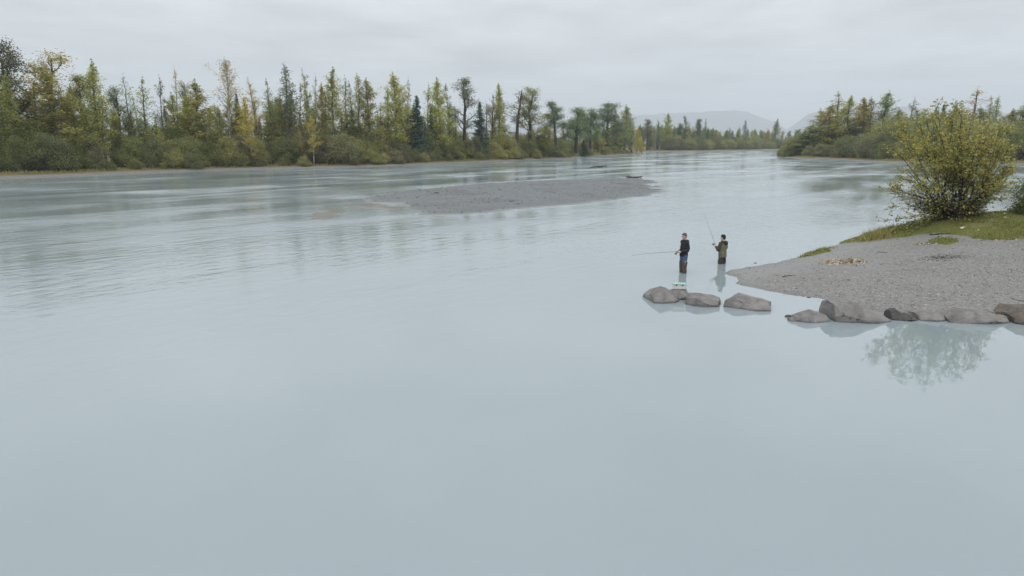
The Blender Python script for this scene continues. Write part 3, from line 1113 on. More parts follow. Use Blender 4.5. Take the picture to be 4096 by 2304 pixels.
# picture x, top y, crown width, kind, colour, share turned, metres behind the waterline, label, group
TREES = [
    (8, 139, 190, "old", "DK", .15, 12, "tall dark airy cottonwood with open top, tallest on the wooded bank", None),
    (20, 300, 90, "full", "OL", .35, 9, "dense olive poplar below the tallest dark cottonwood", None),
    (-90, 220, 150, "poplar", "G", .3, 12, "mid green poplar at the upstream end of the wooded bank", None),
    (165, 180, 230, "old", "OB", .6, 13, "broad rusty-brown cottonwood with a sparse open top", None),
    (205, 290, 190, "full", "OL", .6, 10, "dense rusty olive poplar beside the broad rusty-brown cottonwood", None),
    (120, 330, 110, "poplar", "OB", .4, 16, "thin brownish poplar behind the broad rusty-brown cottonwood", None),
    (310, 275, 130, "old", "DK", .1, 15, "crooked dark cottonwood with arching bare limbs", None),
    (358, 248, 105, "full", "YG", .2, 11, "dense yellow-green poplar between two crooked dark cottonwoods", None),
    (450, 330, 110, "old", "GG", .15, 14, "grey trunked cottonwood with drooping sparse crown", None),
    (497, 298, 70, "sparse", "GG", .15, 12, None, None),
    (562, 312, 85, "poplar", "G", .35, 10, "yellow-green poplar with leafy lower crown among thin sparse poplars", None),
    (628, 305, 60, "sparse", "DK", .1, 11, None, None),
    (688, 268, 55, "sparse", "PALE", .55, 14, "thin pale orange poplar with almost bare crown", None),
    (540, 380, 60, "sparse", "GG", .2, 18, None, None),
    (758, 325, 135, "full", "OL", .45, 10, "broad golden olive poplar with bare twigs sticking from its top", None),
    (735, 310, 70, "old", "DK", .05, 15, "dark forked snag-like cottonwood behind the golden olive poplar", None),
    (815, 440, 60, "sparse", "G", .2, 12, None, None),
    (890, 240, 110, "vee", "PALE", .6, 12, "pale yellow poplar with a wide V-shaped crown on a bare leaning trunk", None),
    (945, 375, 42, "spruce", "DG", .0, 12, "narrow dark spruce beside the V-shaped pale poplar", None),
    (862, 415, 60, "poplar", "YG", .3, 14, "short yellow-green poplar in front of the V-shaped pale poplar", None),
    (978, 390, 70, "full", "Y", .35, 9, "bright yellow conical poplar, brightest on the wooded bank", None),
    (1012, 318, 65, "poplar", "PALE", .5, 13, "pale tan pointed poplar behind the bright yellow one", None),
    (1070, 320, 66, "poplar", "G", .15, 12, None, "P"),
    (1122, 258, 90, "poplar", "GG", .05, 12, "tall pointed grey-green poplar rising above its neighbours", None),
    (1095, 400, 90, "full", "G", .15, 15, None, "F"),
    (1165, 370, 90, "full", "G", .2, 13, None, "F"),
    (1185, 330, 50, "sparse", "GG", .1, 14, None, None),
    (1228, 285, 60, "poplar", "G", .25, 11, None, "P"),
    (1252, 297, 40, "sparse", "GG", .15, 14, None, None),
    (1282, 340, 70, "full", "OB", .6, 12, "rusty orange-brown poplar in the middle of the wooded bank", None),
    (1322, 273, 95, "full", "YG", .35, 11, None, "Y"),
    (1376, 308, 60, "sparse", "GG", .15, 13, None, None),
    (1400, 330, 60, "poplar", "G", .2, 15, None, "P"),
    (1423, 297, 70, "poplar", "OL", .45, 12, None, "O"),
    (1468, 316, 95, "full", "OL", .5, 10, None, "O"),
    (1520, 420, 60, "sparse", "YG", .4, 12, None, None),
    (1575, 298, 110, "full", "YG", .35, 10, "large full yellow-green poplar with a blunt cone crown", None),
    (1545, 350, 60, "poplar", "G", .1, 13, None, "P"),
    (1627, 313, 38, "sparse", "DK", .05, 13, None, None),
    (1666, 383, 78, "spruce", "SP", .0, 9, "dark blue-green spruce standing out among yellow-green poplars", None),
    (1725, 430, 60, "spruce", "DG", .0, 12, "smaller dark green spruce next to the blue-green one", None),
    (1705, 335, 55, "sparse", "GG", .15, 13, None, None),
    (1757, 318, 95, "full", "YG", .25, 10, None, "Y"),
    (1796, 330, 55, "sparse", "DK", .2, 13, None, None),
    (1820, 430, 45, "poplar", "G", .3, 12, None, "P"),
    (1855, 290, 125, "old", "DK", .12, 11, "lone tall dark cottonwood with a see-through oval crown", None),
    (1918, 408, 62, "spruce", "SP", .0, 10, "dark blue-green spruce beside the see-through oval cottonwood", None),
    (1945, 410, 60, "sparse", "DK", .1, 12, None, None),
    (1967, 340, 60, "dead_top", "DK", .1, 13, "dark bare trunk with broken top beside the yellow-green column", None),
    (1996, 337, 68, "full", "YG", .45, 10, "slim yellow-green poplar like a column", None),
    (2070, 322, 130, "dead_top", "DK", .15, 10, "dark limby cottonwood with a dead forked top", None),
    (2120, 335, 125, "old", "OL", .2, 9, "olive cottonwood on a long pale bare trunk", None),
    (2225, 395, 85, "old_dense", "DG", .1, 12, "dark green cottonwood with a compact crown on a thin bare trunk", None),
    (2170, 500, 90, "full", "YG", .5, 8, "short rounded yellow-green poplar below the tall cottonwoods", None),
    (2305, 420, 110, "old_dense", "DG", .08, 16, None, "D"),
    (2365, 428, 75, "old_dense", "DG", .05, 18, None, "D"),
    (2430, 400, 110, "old_dense", "DG", .1, 20, None, "D"),
    (2502, 425, 75, "full", "G", .05, 20, "tall mid green poplar at the downstream end of the wooded bank", None),
    (2395, 520, 60, "full", "YG", .2, 14, "short mid green poplar under the dark green cottonwoods", None),
    (2335, 558, 36, "spruce", "SP", .0, 4, "small dark spruce alone at the water in front of the tawny grass", None),
    (2551, 510, 24, "full", "Y", .4, 10, "slim yellow poplar at the end of the wooded bank", None),
    (2568, 548, 26, "full", "Y", .5, 14, "small golden poplar near the pale sand strip", None),
    (2530, 470, 60, "poplar", "DG", .05, 24, None, "P"),
    (2465, 470, 70, "full", "G", .1, 24, None, "F"),
    (1245, 468, 55, "sapling", "Y", .7, 4, "small pale yellow birch in front of the thicket", None),
    (1000, 495, 50, "sapling", "Y", .8, 4, "small orange-yellow birch with a white stem in the thicket", None),
    (1525, 505, 45, "sapling", "OL", .6, 5, "small amber birch standing in the thicket", None),
    (1200, 520, 40, "sapling", "OB", .7, 5, "small rusty birch standing in the thicket", None),
    (640, 520, 50, "sapling", "YG", .4, 6, "small yellow-green birch standing in the thicket", None),
]
GROUPS = {
    "P": ("mid green pointed poplar in the row on the wooded bank", "pointed green poplars on the wooded bank"),
    "F": ("dense green poplar filling a gap in the row on the wooded bank", "dense green poplars on the wooded bank"),
    "Y": ("full yellow-green poplar with a pointed top in the row on the wooded bank", "yellow-green poplars on the wooded bank"),
    "O": ("golden olive poplar with turning leaves in the row on the wooded bank", "golden olive poplars on the wooded bank"),
    "D": ("dark green broad-crowned cottonwood above the tawny grass", "dark cottonwoods above the tawny grass"),
}
for px, ty, wpx, kind, col, turn, off, label, grp in TREES:
    sx_, sy_ = shore_at(px, SHORE_L)
    if px < 0:
        sx_, sy_ = -80, 92
    dirv = unit(np.array((-0.75, 0.66)))          # inland from the waterline
    Y = sy_ + dirv[1] * off + max(0, off * 0.5)
    X, Zt = at_y(px, ty, Y)
    gz = float(bank_z(X, Y)[0])
    Wm = wpx * Y / FPX * 1.5
    if label is None:
        if grp:
            label, gname = GROUPS[grp]
        else:
            label, gname = "thin sparse-leaved poplar with sky showing through its crown" + BANK, "thin sparse poplars on the wooded bank"
        plant(kind, X, Y, gz - 0.1, Zt - gz, Wm, C_[col], turn, label, gname)
    else:
        plant(kind, X, Y, gz - 0.1, Zt - gz, Wm, C_[col], turn, label)

# middle storey: shorter leafy poplars between the tall ones
for i in range(86):
    px = -60 + i * 30 + prnd.uniform(-12, 12)
    if 1830 < px < 1900 or 2020 < px < 2100 or 885 < px < 925:
        continue
    sx_, sy_ = shore_at(max(px, 0), SHORE_L)
    off = prnd.uniform(11, 17) if px < 2200 else prnd.uniform(26, 40)
    Y = sy_ + off * 1.1
    X = at_y(px, 560, Y)[0]
    gz = float(bank_z(X, Y)[0])
    H = prnd.uniform(8.5, 13.5) * (0.8 if 440 < px < 700 or px > 1900 else 1)
    k = prnd.choice(("full", "full", "poplar"))
    c = prnd.choice(("G", "G", "YG", "OL", "GG", "OL"))
    plant(k, X, Y, gz - .1, H, H * prnd.uniform(0.36, 0.5), C_[c], prnd.choice((.05, .2, .35, .5)), "short " + {"G": "mid green", "YG": "yellow-green", "OL": "golden olive", "GG": "grey-green"}[c] + " poplar between the taller trees on the wooded bank", "short " + c.lower().replace("yg", "yellow-green").replace("gg", "grey-green").replace("ol", "olive") + " poplars on the wooded bank" if c != "G" else "short mid green poplars on the wooded bank")

# willow thicket along the wooded bank
WNAME = ("deep green", "mid green", "light green", "dull dark green", "yellowish green", "grey-brown green")
WCOL = [(0.17, 0.185, 0.07), (0.20, 0.21, 0.075), (0.23, 0.23, 0.085), (0.15, 0.16, 0.075), (0.28, 0.265, 0.10), (0.19, 0.185, 0.10)]
lt = np.array([gp(*q) for q in [(-260, 722), (-120, 716)] + SHORE_L])
seg = np.concatenate([[0], np.cumsum(np.hypot(*np.diff(lt, axis=0).T))])
wl_lab = ("%s willow bush in the thicket along the wooded bank", "%s willows in the thicket along the wooded bank")
wl_lab2 = ("low %s willow shrub at the water's edge of the wooded bank", "low %s shrubs at the edge of the wooded bank")
for row, (off, step, hlo, hhi) in enumerate([(7.0, 3.6, 4.6, 6.3), (12.5, 4.4, 5.8, 7.6), (3.4, 3.2, 1.6, 3.2)]):
    s = 0.0
    while s < seg[-1] - 2:
        X0, Y0 = np.interp(s, seg, lt[:, 0]), np.interp(s, seg, lt[:, 1])
        i = min(max(np.searchsorted(seg, s) - 1, 0), len(lt) - 2)
        dv = unit(lt[i + 1] - lt[i])
        nv = np.array((-dv[1], dv[0]))
        o_ = off + prnd.uniform(-1.3, 1.3)
        X, Y = X0 + nv[0] * o_, Y0 + nv[1] * o_
        s += step * prnd.uniform(0.75, 1.3)
        pxl = 2048 + FPX * X / (Y * CP)
        if 2255 < pxl < 2460 and row == 1 and prnd.random() < 0.8:
            continue
        if 2270 < pxl < 2440:
            if row == 0 or prnd.random() < 0.5:
                continue
        if row == 2 and (pxl < 330 or prnd.random() < 0.25):
            continue
        H = prnd.uniform(hlo, hhi) * (0.62 if pxl > 2440 else 0.88 if pxl > 2150 else 1.0)
        gz = float(bank_z(X, Y)[0])
        lab = wl_lab2 if row == 2 else wl_lab
        wi = prnd.randrange(6)
        plant("willow", X, Y, gz - 0.1, H, H * prnd.uniform(0.85, 1.25) * (1.3 if row == 2 else 1), WCOL[wi], prnd.choice((0.0, 0.05, 0.1, 0.2)) + (0.1 if row == 2 else 0), lab[0] % WNAME[wi], lab[1] % WNAME[wi])

# the far bank round the bend
lf = np.array(line_f + [(230, 520), (330, 548)])
segf = np.concatenate([[0], np.cumsum(np.hypot(*np.diff(lf, axis=0).T))])
for row, (off, step, kinds, hlo, hhi, wk) in enumerate([
        (8, 5.0, ("willow",), 4.5, 7.0, 1.1), (18, 6.5, ("willow",), 6.5, 9.0, 1.0),
        (26, 4.6, ("full", "full", "full", "spruce", "full"), 10.5, 14.0, 0.5), (42, 4.6, ("full", "poplar", "full", "old_dense", "full"), 12.5, 16.0, 0.42)]):
    s = 0.0
    while s < segf[-1]:
        X0, Y0 = np.interp(s, segf, lf[:, 0]), np.interp(s, segf, lf[:, 1])
        i = min(max(np.searchsorted(segf, s) - 1, 0), len(lf) - 2)
        dv = unit(lf[i + 1] - lf[i])
        nv = np.array((-dv[1], dv[0]))
        o_ = off + prnd.uniform(-3, 3)
        X, Y = X0 + nv[0] * o_, Y0 + nv[1] * o_
        s += step * prnd.uniform(0.7, 1.3)
        pxl = 2048 + FPX * X / (Y * CP)
        kind = prnd.choice(kinds)
        H = prnd.uniform(hlo, hhi)
        if row < 2 and pxl < 2665:
            continue
        gz = float(bank_z(X, Y)[0])
        if kind == "spruce":
            plant("spruce", X, Y, gz - .1, H * 0.72, H * 0.2, C_["SP"], 0, "small dark spruce among the trees of the far bank round the bend", "spruces on the far bank round the bend")
        elif kind == "willow":
            wi = prnd.randrange(6)
            plant("willow", X, Y, gz - .1, H, H * wk, WCOL[wi], prnd.choice((0, .1, .2)), WNAME[wi] + " willow bush lining the far bank round the bend", WNAME[wi] + " willows on the far bank round the bend")
        else:
            gold = 3040 < pxl < 3150
            plant(kind, X, Y, gz - .1, H, H * wk * prnd.uniform(.9, 1.3), C_["OL"] if gold else C_[prnd.choice(("G", "G", "YG", "DG"))], .75 if gold else prnd.choice((0, .15, .3)),
                  "golden poplar where the far bank meets the wooded island" if gold else "green poplar in the tree line of the far bank round the bend",
                  "golden poplars on the far bank" if gold else "poplars on the far bank round the bend")
for px, ty, wpx, kind, col, turn, Y, label in [
        (2592, 470, 62, "old_dense", "DK", .1, 392, "dark ragged cottonwood at the start of the far bank"),
        (2668, 455, 70, "full", "YG", .1, 400, "tall light green poplar on the far bank behind the sand strip"),
        (2640, 480, 40, "poplar", "DG", .0, 396, "slim dark poplar beside the tall light green one on the far bank"),
        (2745, 457, 45, "old", "DK", .05, 425, "dark ragged cottonwood sticking out of the far tree line"),
        (2720, 490, 50, "old_dense", "DG", .05, 425, "broad dark green cottonwood in the far tree line"),
        (2795, 470, 48, "old_dense", "DG", .05, 440, "dark bushy-topped cottonwood in the far tree line below the mountain"),
        (2824, 475, 30, "poplar", "DG", .05, 440, "slim dark green poplar in the far tree line below the mountain"),
        (2988, 480, 40, "poplar", "DG", .05, 480, "pointed dark poplar in the far tree line under the mountain's slope"),
        (3108, 476, 60, "full", "G", .15, 520, "tall green poplar behind the golden ones on the far bank")]:
    X, Zt = at_y(px, ty, Y)
    gz = float(bank_z(X, Y)[0])
    plant(kind, X, Y, gz - .1, Zt - gz, wpx * Y / FPX, C_[col], turn, label)

# the wooded island
for px, ty, wpx, kind, col, turn, Y, label, grp in [
        (3232, 500, 120, "full", "G", .1, 232, "low rounded green poplar at the tip of the island", None),
        (3290, 440, 90, "poplar", "DG", .05, 236, "dark green poplar at the tip of the island", None),
        (3330, 420, 110, "full", "OL", .65, 226, None, "Y"), (3356, 372, 85, "poplar", "YG", .3, 236, "tall pointed yellow-green poplar on the island", None),
        (3412, 388, 95, "full", "YG", .35, 228, None, "Y"), (3462, 393, 110, "full", "OL", .7, 222, None, "Y"),
        (3488, 390, 60, "poplar", "DG", .0, 232, "dark green poplar behind the golden poplars of the island", None),
        (3542, 370, 90, "full", "G", .15, 222, "tall pointed mid green poplar on the island", None),
        (3590, 440, 90, "full", "G", .15, 212, None, "G"), (3645, 392, 55, "sparse", "GG", .1, 222, "thin sparse poplar with a tufted top on the island", None),
        (3690, 430, 80, "poplar", "GG", .1, 215, None, "G"), (3740, 440, 90, "full", "G", .2, 205, None, "G"), (3778, 418, 50, "spruce", "DG", 0, 210, "dark spruce on the island behind the big shrub", None),
        (3835, 424, 100, "full", "YG", .4, 200, None, "Y"), (3905, 350, 130, "sparse", "PALE", .3, 205, "pale almost leafless poplar, tallest on the island", None),
        (3930, 430, 90, "full", "G", .25, 198, None, "G"), (3970, 387, 50, "poplar", "GG", .1, 205, "slim grey-green poplar beside the pale leafless one", None),
        (4006, 387, 52, "poplar", "G", .1, 200, "slim green poplar on the island with a rounded top", None), (4045, 440, 100, "full", "OL", .45, 190, None, "Y"),
        (4092, 424, 70, "old_dense", "DK", .05, 185, "dark cottonwood on the island beyond the grassy spit", None), (4140, 400, 110, "full", "G", .2, 190, None, "G")]:
    X, Zt = at_y(px, ty, Y)
    gz = float(isl_z(X, Y)[0])
    gname = None
    if label is None:
        label, gname = {"Y": ("full golden yellow-green poplar on the island", "golden poplars on the island"), "G": ("bushy green poplar on the island", "green poplars on the island")}[grp]
    plant(kind, X, Y, gz - .1, Zt - gz, wpx * Y / FPX * 1.6, C_[col], turn, label, gname)
lr = np.array([gp(3098, 625)] + line_r)
segr = np.concatenate([[0], np.cumsum(np.hypot(*np.diff(lr, axis=0).T))])
for row, (off, step, hlo, hhi) in enumerate([(9.0, 3.6, 4.0, 6.5), (16.0, 4.2, 6.5, 9.5), (24, 4.4, 9.0, 12.5)]):
    s = 1.0
    while s < segr[-1]:
        X0, Y0 = np.interp(s, segr, lr[:, 0]), np.interp(s, segr, lr[:, 1])
        i = min(max(np.searchsorted(segr, s) - 1, 0), len(lr) - 2)
        dv = unit(lr[i + 1] - lr[i])
        nv = np.array((-dv[1], dv[0]))
        pre = 0.30 if s < 22 else 1.0
        o_ = off * pre + prnd.uniform(-1.3, 1.3)
        X, Y = X0 + nv[0] * o_, Y0 + nv[1] * o_
        s += step * prnd.uniform(0.75, 1.3)
        H = prnd.uniform(hlo, hhi) * (0.58 if s < 34 else 0.8 if s < 48 else 1.0)
        gz = float(isl_z(X, Y)[0])
        wi = prnd.randrange(6)
        plant("willow", X, Y, gz - .1, H, H * prnd.uniform(.9, 1.3), WCOL[wi], prnd.choice((0, .05, .15, .3)), WNAME[wi] + " willow bush along the shore of the island", WNAME[wi] + " willows along the island shore")

# grass along the far shores
g = Geo()
for _ in range(1):
    s = rs.uniform(0, seg[-1], 26000)
    X0, Y0 = np.interp(s, seg, lt[:, 0]), np.interp(s, seg, lt[:, 1])
    o_ = rs.uniform(1.6, 12.0, len(s))
    X, Y = X0 - 0.72 * o_, Y0 + 0.69 * o_
    pxl = 2048 + FPX * X / (Y * CP)
    zz = bank_z(X, Y)
    k = (zz > 0.28) & ((o_ < 4) | (pxl > 2200))
    V, T, r = blades(X[k], Y[k], zz[k] - 0.05, np.where(pxl[k] > 2240, 0.9, 0.45), 0.05, 0.6)
    r = np.where(pxl[k] > 2240, 0.75 + 0.25 * r, 0.35 + 0.6 * r)
    g.add(V, T=T, rnd=r)
tag(link("shore_grass", g.mesh("shore_grass", M["grass"], attr=True)), "tawny and yellow-green grass fringe along the wooded bank", "grass", kind="stuff")
g = Geo()
s = rs.uniform(0, segr[-1], 9000)
X0, Y0 = np.interp(s, segr, lr[:, 0]), np.interp(s, segr, lr[:, 1])
o_ = rs.uniform(3, 9, len(s))
X, Y = X0 + 0.25 * o_, Y0 + 0.95 * o_
zz = isl_z(X, Y)
k = zz > 0.25
V, T, r = blades(X[k], Y[k], zz[k] - .05, 0.5, 0.05, 0.6)
g.add(V, T=T, rnd=0.4 + 0.6 * r)
tag(link("shore_grass", g.mesh("shore_grass", M["grass"], attr=True)), "tawny grass fringe along the shore of the island", "grass", kind="stuff")

# ------------------------------------------------------------------ the big shrub on the spit
def big_shrub():
    rs = np.random.default_rng(303)
    bx, by, bz = on_spit(2398, 549)
    bz = float(turf_z(np.array([bx]), np.array([by]))[0]) - 0.05
    wood, twigs, crown = Geo(), Geo(), Geo()
    cen, rad = np.array((-0.62, 0.1, 2.3)), np.array((2.65, 2.5, 2.2))
    LP = []
    for i in range(124):
        a = rs.uniform(0, 2 * math.pi)
        el = R(rs.choice([rs.uniform(-8, 30), rs.uniform(30, 85)], p=[0.5, 0.5]))
        d = np.array((math.cos(a) * math.cos(el), math.sin(a) * math.cos(el), math.sin(el)))
        if el < R(25) and d[0] > 0 and rs.random() < 0.55:
            d[0] = -d[0]
        if el < R(25) and d[0] > 0.2:
            d[0] *= 0.75
            d[2] += 0.15
        base = np.array((rs.normal(0.05, 0.28), rs.normal(0, 0.25), -0.05))
        # reach the crown's outline
        lo, hi = 0.0, 7.0
        for _ in range(20):
            m = (lo + hi) / 2
            q = (base + d * m - cen) / rad
            if q @ q < 1 or m < 0.8:
                lo = m
            else:
                hi = m
        L = lo * rs.choice([rs.uniform(0.62, 0.9), rs.uniform(0.85, 1.12)])
        tip = base + d * L
        if el < R(25):
            tip[2] = max(tip[2], -0.75 if tip[0] < -1.0 else 0.25)
        mid = (base + tip) / 2 + np.array((0, 0, 0.16 * L * (1 - math.sin(max(el, 0))))) + rs.normal(0, 0.12, 3)
        ts = np.linspace(0, 1, 8)
        P = np.array([(1 - t) ** 2 * base + 2 * t * (1 - t) * mid + t * t * tip for t in ts]) + rs.normal(0, 0.025, (8, 3))
        r = rs.uniform(0.018, 0.034)
        wood.tube(P, np.linspace(r, 0.006, 8), 5, False)
        for k in range(13):
            t = rs.uniform(0.22, 1.0)
            q = np.array([np.interp(t * 7, range(8), P[:, c]) for c in range(3)])
            tang = unit(np.array([np.interp(min(t * 7 + .5, 7), range(8), P[:, c]) for c in range(3)]) - np.array([np.interp(t * 7 - .5, range(8), P[:, c]) for c in range(3)]))
            dv = unit(tang * 0.9 + rs.normal(0, 0.55, 3) + np.array((0, 0, 0.15)))
            l = rs.uniform(0.35, 0.95) * (1.1 - 0.5 * t)
            S = np.array([q, q + dv * l * .5 + rs.normal(0, .04, 3), q + dv * l + rs.normal(0, .06, 3)])
            twigs.tube(S, [0.009, 0.006, 0.003], 3, False)
            for m in range(3):
                tt = rs.uniform(0.4, 2)
                q2 = np.array([np.interp(tt, range(3), S[:, c]) for c in range(3)])
                d2 = unit(dv + rs.normal(0, 0.6, 3))
                l2 = rs.uniform(0.12, 0.4)
                twigs.tube([q2, q2 + d2 * l2 * .5, q2 + d2 * l2 + rs.normal(0, .02, 3)], [0.005, 0.004, 0.002], 3, False)
                e = q2 + d2 * l2 * .6
                z = e[2]
                dens = 0.10 + 1.0 * smooth01(z + 0.2 * e[0] * (e[0] > 0), 0.7, 2.5)
                if e[0] > 0.5 and z < 2.2:
                    dens = max(dens, 0.28)
                n = rs.poisson(7.4 * dens)
                if n:
                    w = rs.uniform(0.1, 1.15, n)[:, None]
                    LP.append(q2 + d2 * l2 * w + rs.normal(0, 0.055, (n, 3)))
    # a few long straggling stems
    for (tx, tz, ty) in [(2.35, 1.35, 0.2), (2.0, 0.9, -0.4), (-3.2, -0.6, -0.5), (-2.6, -0.75, -0.9), (-2.9, -0.2, 0.2), (1.7, 3.9, 0.2), (-3.0, 0.5, -0.3), (-2.4, -0.5, 0.3), (-2.0, -0.6, -0.4), (-2.8, -0.45, -0.1), (-2.2, -0.2, -0.7), (-3.3, 1.2, 0.1), (-3.1, 1.9, -0.3), (-2.5, 0.1, -1.0)]:
        S = np.array([(0.1 * np.sign(tx), 0, 0.05), (tx * .45, ty * .5, tz * .55 + 0.25), (tx * .8, ty * .8, tz * .85 + .1), (tx, ty, tz)])
        twigs.tube(S, [0.014, 0.010, 0.007, 0.003], 3, False)
        for m in range(12):
            w0 = rs.uniform(1.0, 3)
            q = np.array([np.interp(w0, range(4), S[:, c]) for c in range(3)])
            dv = unit(unit(S[3] - S[1]) + rs.normal(0, 0.45, 3))
            l = rs.uniform(0.25, 0.7)
            twigs.tube([q, q + dv * l * .5 + rs.normal(0, .03, 3), q + dv * l], [0.008, 0.005, 0.003], 3, False)
            n = rs.poisson(4)
            if n:
                LP.append(q + dv * l * rs.random((n, 1)) + rs.normal(0, .05, (n, 3)))
        n = 16
        w = rs.uniform(0.9, 3, n)
        LP.append(np.column_stack([np.interp(w, range(4), S[:, c]) for c in range(3)]) + rs.normal(0, .05, (n, 3)))
    P = np.vstack(LP)
    crown.leaves(P, 0.085, rs, squash=0.7)
    root = empty("willow_shrub", (bx, by, bz))
    tag(root, "large yellowing willow shrub growing on the grassy top of the spit", "bush")
    link("stems", wood.mesh("shrub_stems", M["bark_dark"], True), root)
    link("twigs", twigs.mesh("shrub_twigs", M["bark_dark"]), root)
    c = link("foliage", crown.mesh("shrub_leaves", M["leaf"], attr=True), root)
    c.color = (0.27, 0.275, 0.10, 0.42)
    print("shrub leaves", len(P))
    # edge of another shrub at the picture's right margin
    x, y, z = on_spit(2592, 545)
    plant("willow", x + 0.6, y + 0.3, z, 2.0, 2.0, (0.10, 0.115, 0.04), 0.15, "small green shrub on the turf beyond the big yellowing willow shrub")


big_shrub()

# ------------------------------------------------------------------ boulders at the water's edge
def gen_boulder(seed, sx, sy, sz, prof, rough=0.03, bevel=0.022):
    """an angular boulder: the hull of a blocky outline with struck faces, edges worn, fine roughness. z=0 is the waterline"""
    rs = np.random.default_rng(seed)
    pts = []
    for u, h in prof:
        j = lambda a: rs.normal(0, a)
        pts += [(u * sx, -sy * (.62 + j(.10)) * (1 - .25 * u * u), sz * h * (.80 + j(.08))), (u * sx * .97 + j(.03) * sx, sy * (-.05 + j(.15)), sz * h * (1 + j(.03))),
                (u * sx * .9, sy * (.85 + j(.10)) * (1 - .2 * u * u), sz * h * (.62 + j(.12))),
                (u * sx * 1.02, -sy * (1.0 + j(.06)) * (1 - .3 * u * u), sz * h * (.18 + j(.10))), (u * sx * 1.0, -sy * .95 * (1 - .3 * u * u), -0.30), (u * sx * .95, sy, -0.30)]
    bm = bmesh.new()
    for p in pts:
        bm.verts.new(p)
    res = bmesh.ops.convex_hull(bm, input=bm.verts[:])
    dead = [v for v in bm.verts if not v.link_faces]
    bmesh.ops.delete(bm, geom=dead, context="VERTS")
    bmesh.ops.dissolve_limit(bm, angle_limit=R(7), verts=bm.verts[:], edges=bm.edges[:])
    bmesh.ops.bevel(bm, geom=bm.edges[:], offset=bevel * min(sx, sz * 1.5), segments=2, profile=0.5, affect="EDGES", clamp_overlap=True)
    bmesh.ops.triangulate(bm, faces=bm.faces[:])
    for _ in range(3):
        long_ = [e for e in bm.edges if e.calc_length() > 0.06 * max(sx, .3)]
        bmesh.ops.subdivide_edges(bm, edges=long_, cuts=1)
        bmesh.ops.triangulate(bm, faces=bm.faces[:])
    bm.normal_update()
    V = np.array([v.co[:] for v in bm.verts])
    N = np.array([v.normal[:] for v in bm.verts])
    bm.verts.index_update()
    F = np.array([[v.index for v in f.verts] for f in bm.faces])
    bm.free()
    d = 0.7 * fbm(V + seed * 7.7, 2.2, 3, 0.5) - 1.3 * np.abs(vnoise(V + seed, 2.6)) + 0.9 * (np.floor(3 * vnoise(V * np.array((1, 1, 2.2)) + seed, 2.0)) / 3)
    V = V + N * (rough * d)[:, None]
    return Geo().add(V, T=F)


BOULDERS = [
    # left, right, top, waterline (2576-wide notes), depth m, profile, seed, material, label
    (1626, 1700, 722, 762, 0.62, [(-1, .45), (-.5, .85), (-.1, 1.0), (.5, .9), (1, .45)], 1, "rock", "grey boulder with a peaked top at the outer end of the row of stones"),
    (1684, 1730, 724, 754, 0.50, [(-1, .8), (-.3, 1.0), (.4, 1.0), (1, .8)], 2, "rock", "flat-topped stone under the tackle box"),
    (1727, 1814, 738, 771, 0.55, [(-1, .95), (-.4, 1.0), (.3, .85), (1, .62)], 3, "rock", "blocky grey boulder in the water next to the tackle box stone"),
    (1824, 1943, 743, 780, 0.60, [(-1, .6), (-.55, 1.0), (-.2, .85), (.4, .70), (1, .52)], 4, "rock", "long low grey boulder alone in the water before the spit"),
    (1992, 2080, 778, 811, 0.45, [(-1, .35), (-.4, .8), (.05, 1.0), (.6, .75), (1, .45)], 5, "rock", "small pointed boulder leaning against the big wedge-shaped one"),
    (2074, 2226, 752, 811, 0.75, [(-1, .92), (-.7, 1.0), (-.2, .92), (.35, .55), (1, .16)], 6, "rock", "big wedge-shaped boulder, largest at the water's edge"),
    (2232, 2268, 774, 806, 0.35, [(-1, .8), (-.2, 1.0), (.5, .7), (1, .5)], 7, "rock_dark", "small dark stone between the wedge boulder and the pale slab"),
    (2258, 2302, 789, 808, 0.35, [(-1, .5), (0, 1.0), (1, .5)], 8, "rock_dark", "low dark stone against the pale slab"),
    (2296, 2366, 782, 808, 0.55, [(-1, .75), (0, 1.0), (.6, 1.0), (1, .85)], 9, "rock", "flat pale slab lying at the water's edge"),
    (2362, 2520, 776, 814, 0.70, [(-1, .55), (-.7, .95), (-.2, 1.0), (.4, .92), (1, .62)], 10, "rock", "long flat-topped grey boulder at the edge of the beach"),
    (2518, 2640, 764, 818, 0.80, [(-1, .45), (-.6, .85), (0, 1.0), (.6, .9), (1, .6)], 12, "rock_brown", "rounded brown-stained boulder beside the long flat-topped one"),
    (1984, 2004, 800, 809, 0.15, [(-1, .5), (0, 1.0), (1, .5)], 13, "rock", "tiny stone at the foot of the small pointed boulder"),
]
BOX_TOP = None
for l, r_, top, wlin, dep, prof, seed, mat, label in BOULDERS:
    cxp = (l + r_) / 2
    fx, fy = gd(cxp, wlin)
    yc = fy + dep * 0.8
    x0, zt = at_y(l * K, top * K, yc)
    x1, _ = at_y(r_ * K, top * K, yc)
    dp = math.hypot(yc, CAM_H)
    half = (r_ - l) * K / FPX * (yc * CP + CAM_H * SP) / 2 * 0.94
    xc = (cxp * K - 2048) / FPX * (yc * CP + (CAM_H - 0.2) * SP)
    sz = max(zt, 0.1) + 0.02
    gb = gen_boulder(seed, half, dep, sz, prof, rough=0.035 * min(1, half * 1.6))
    o = link("boulder", gb.mesh("boulder", M[mat], True), loc=(xc, yc, 0.0))
    o.rotation_euler = (0, 0, {3: -0.38, 4: -0.42, 1: 0.25, 10: -0.05}.get(seed, 0.0))
    tag(o, label, "boulder", "boulders along the water's edge")
    if seed == 2:
        BOX_TOP = (xc, yc - 0.05, zt)

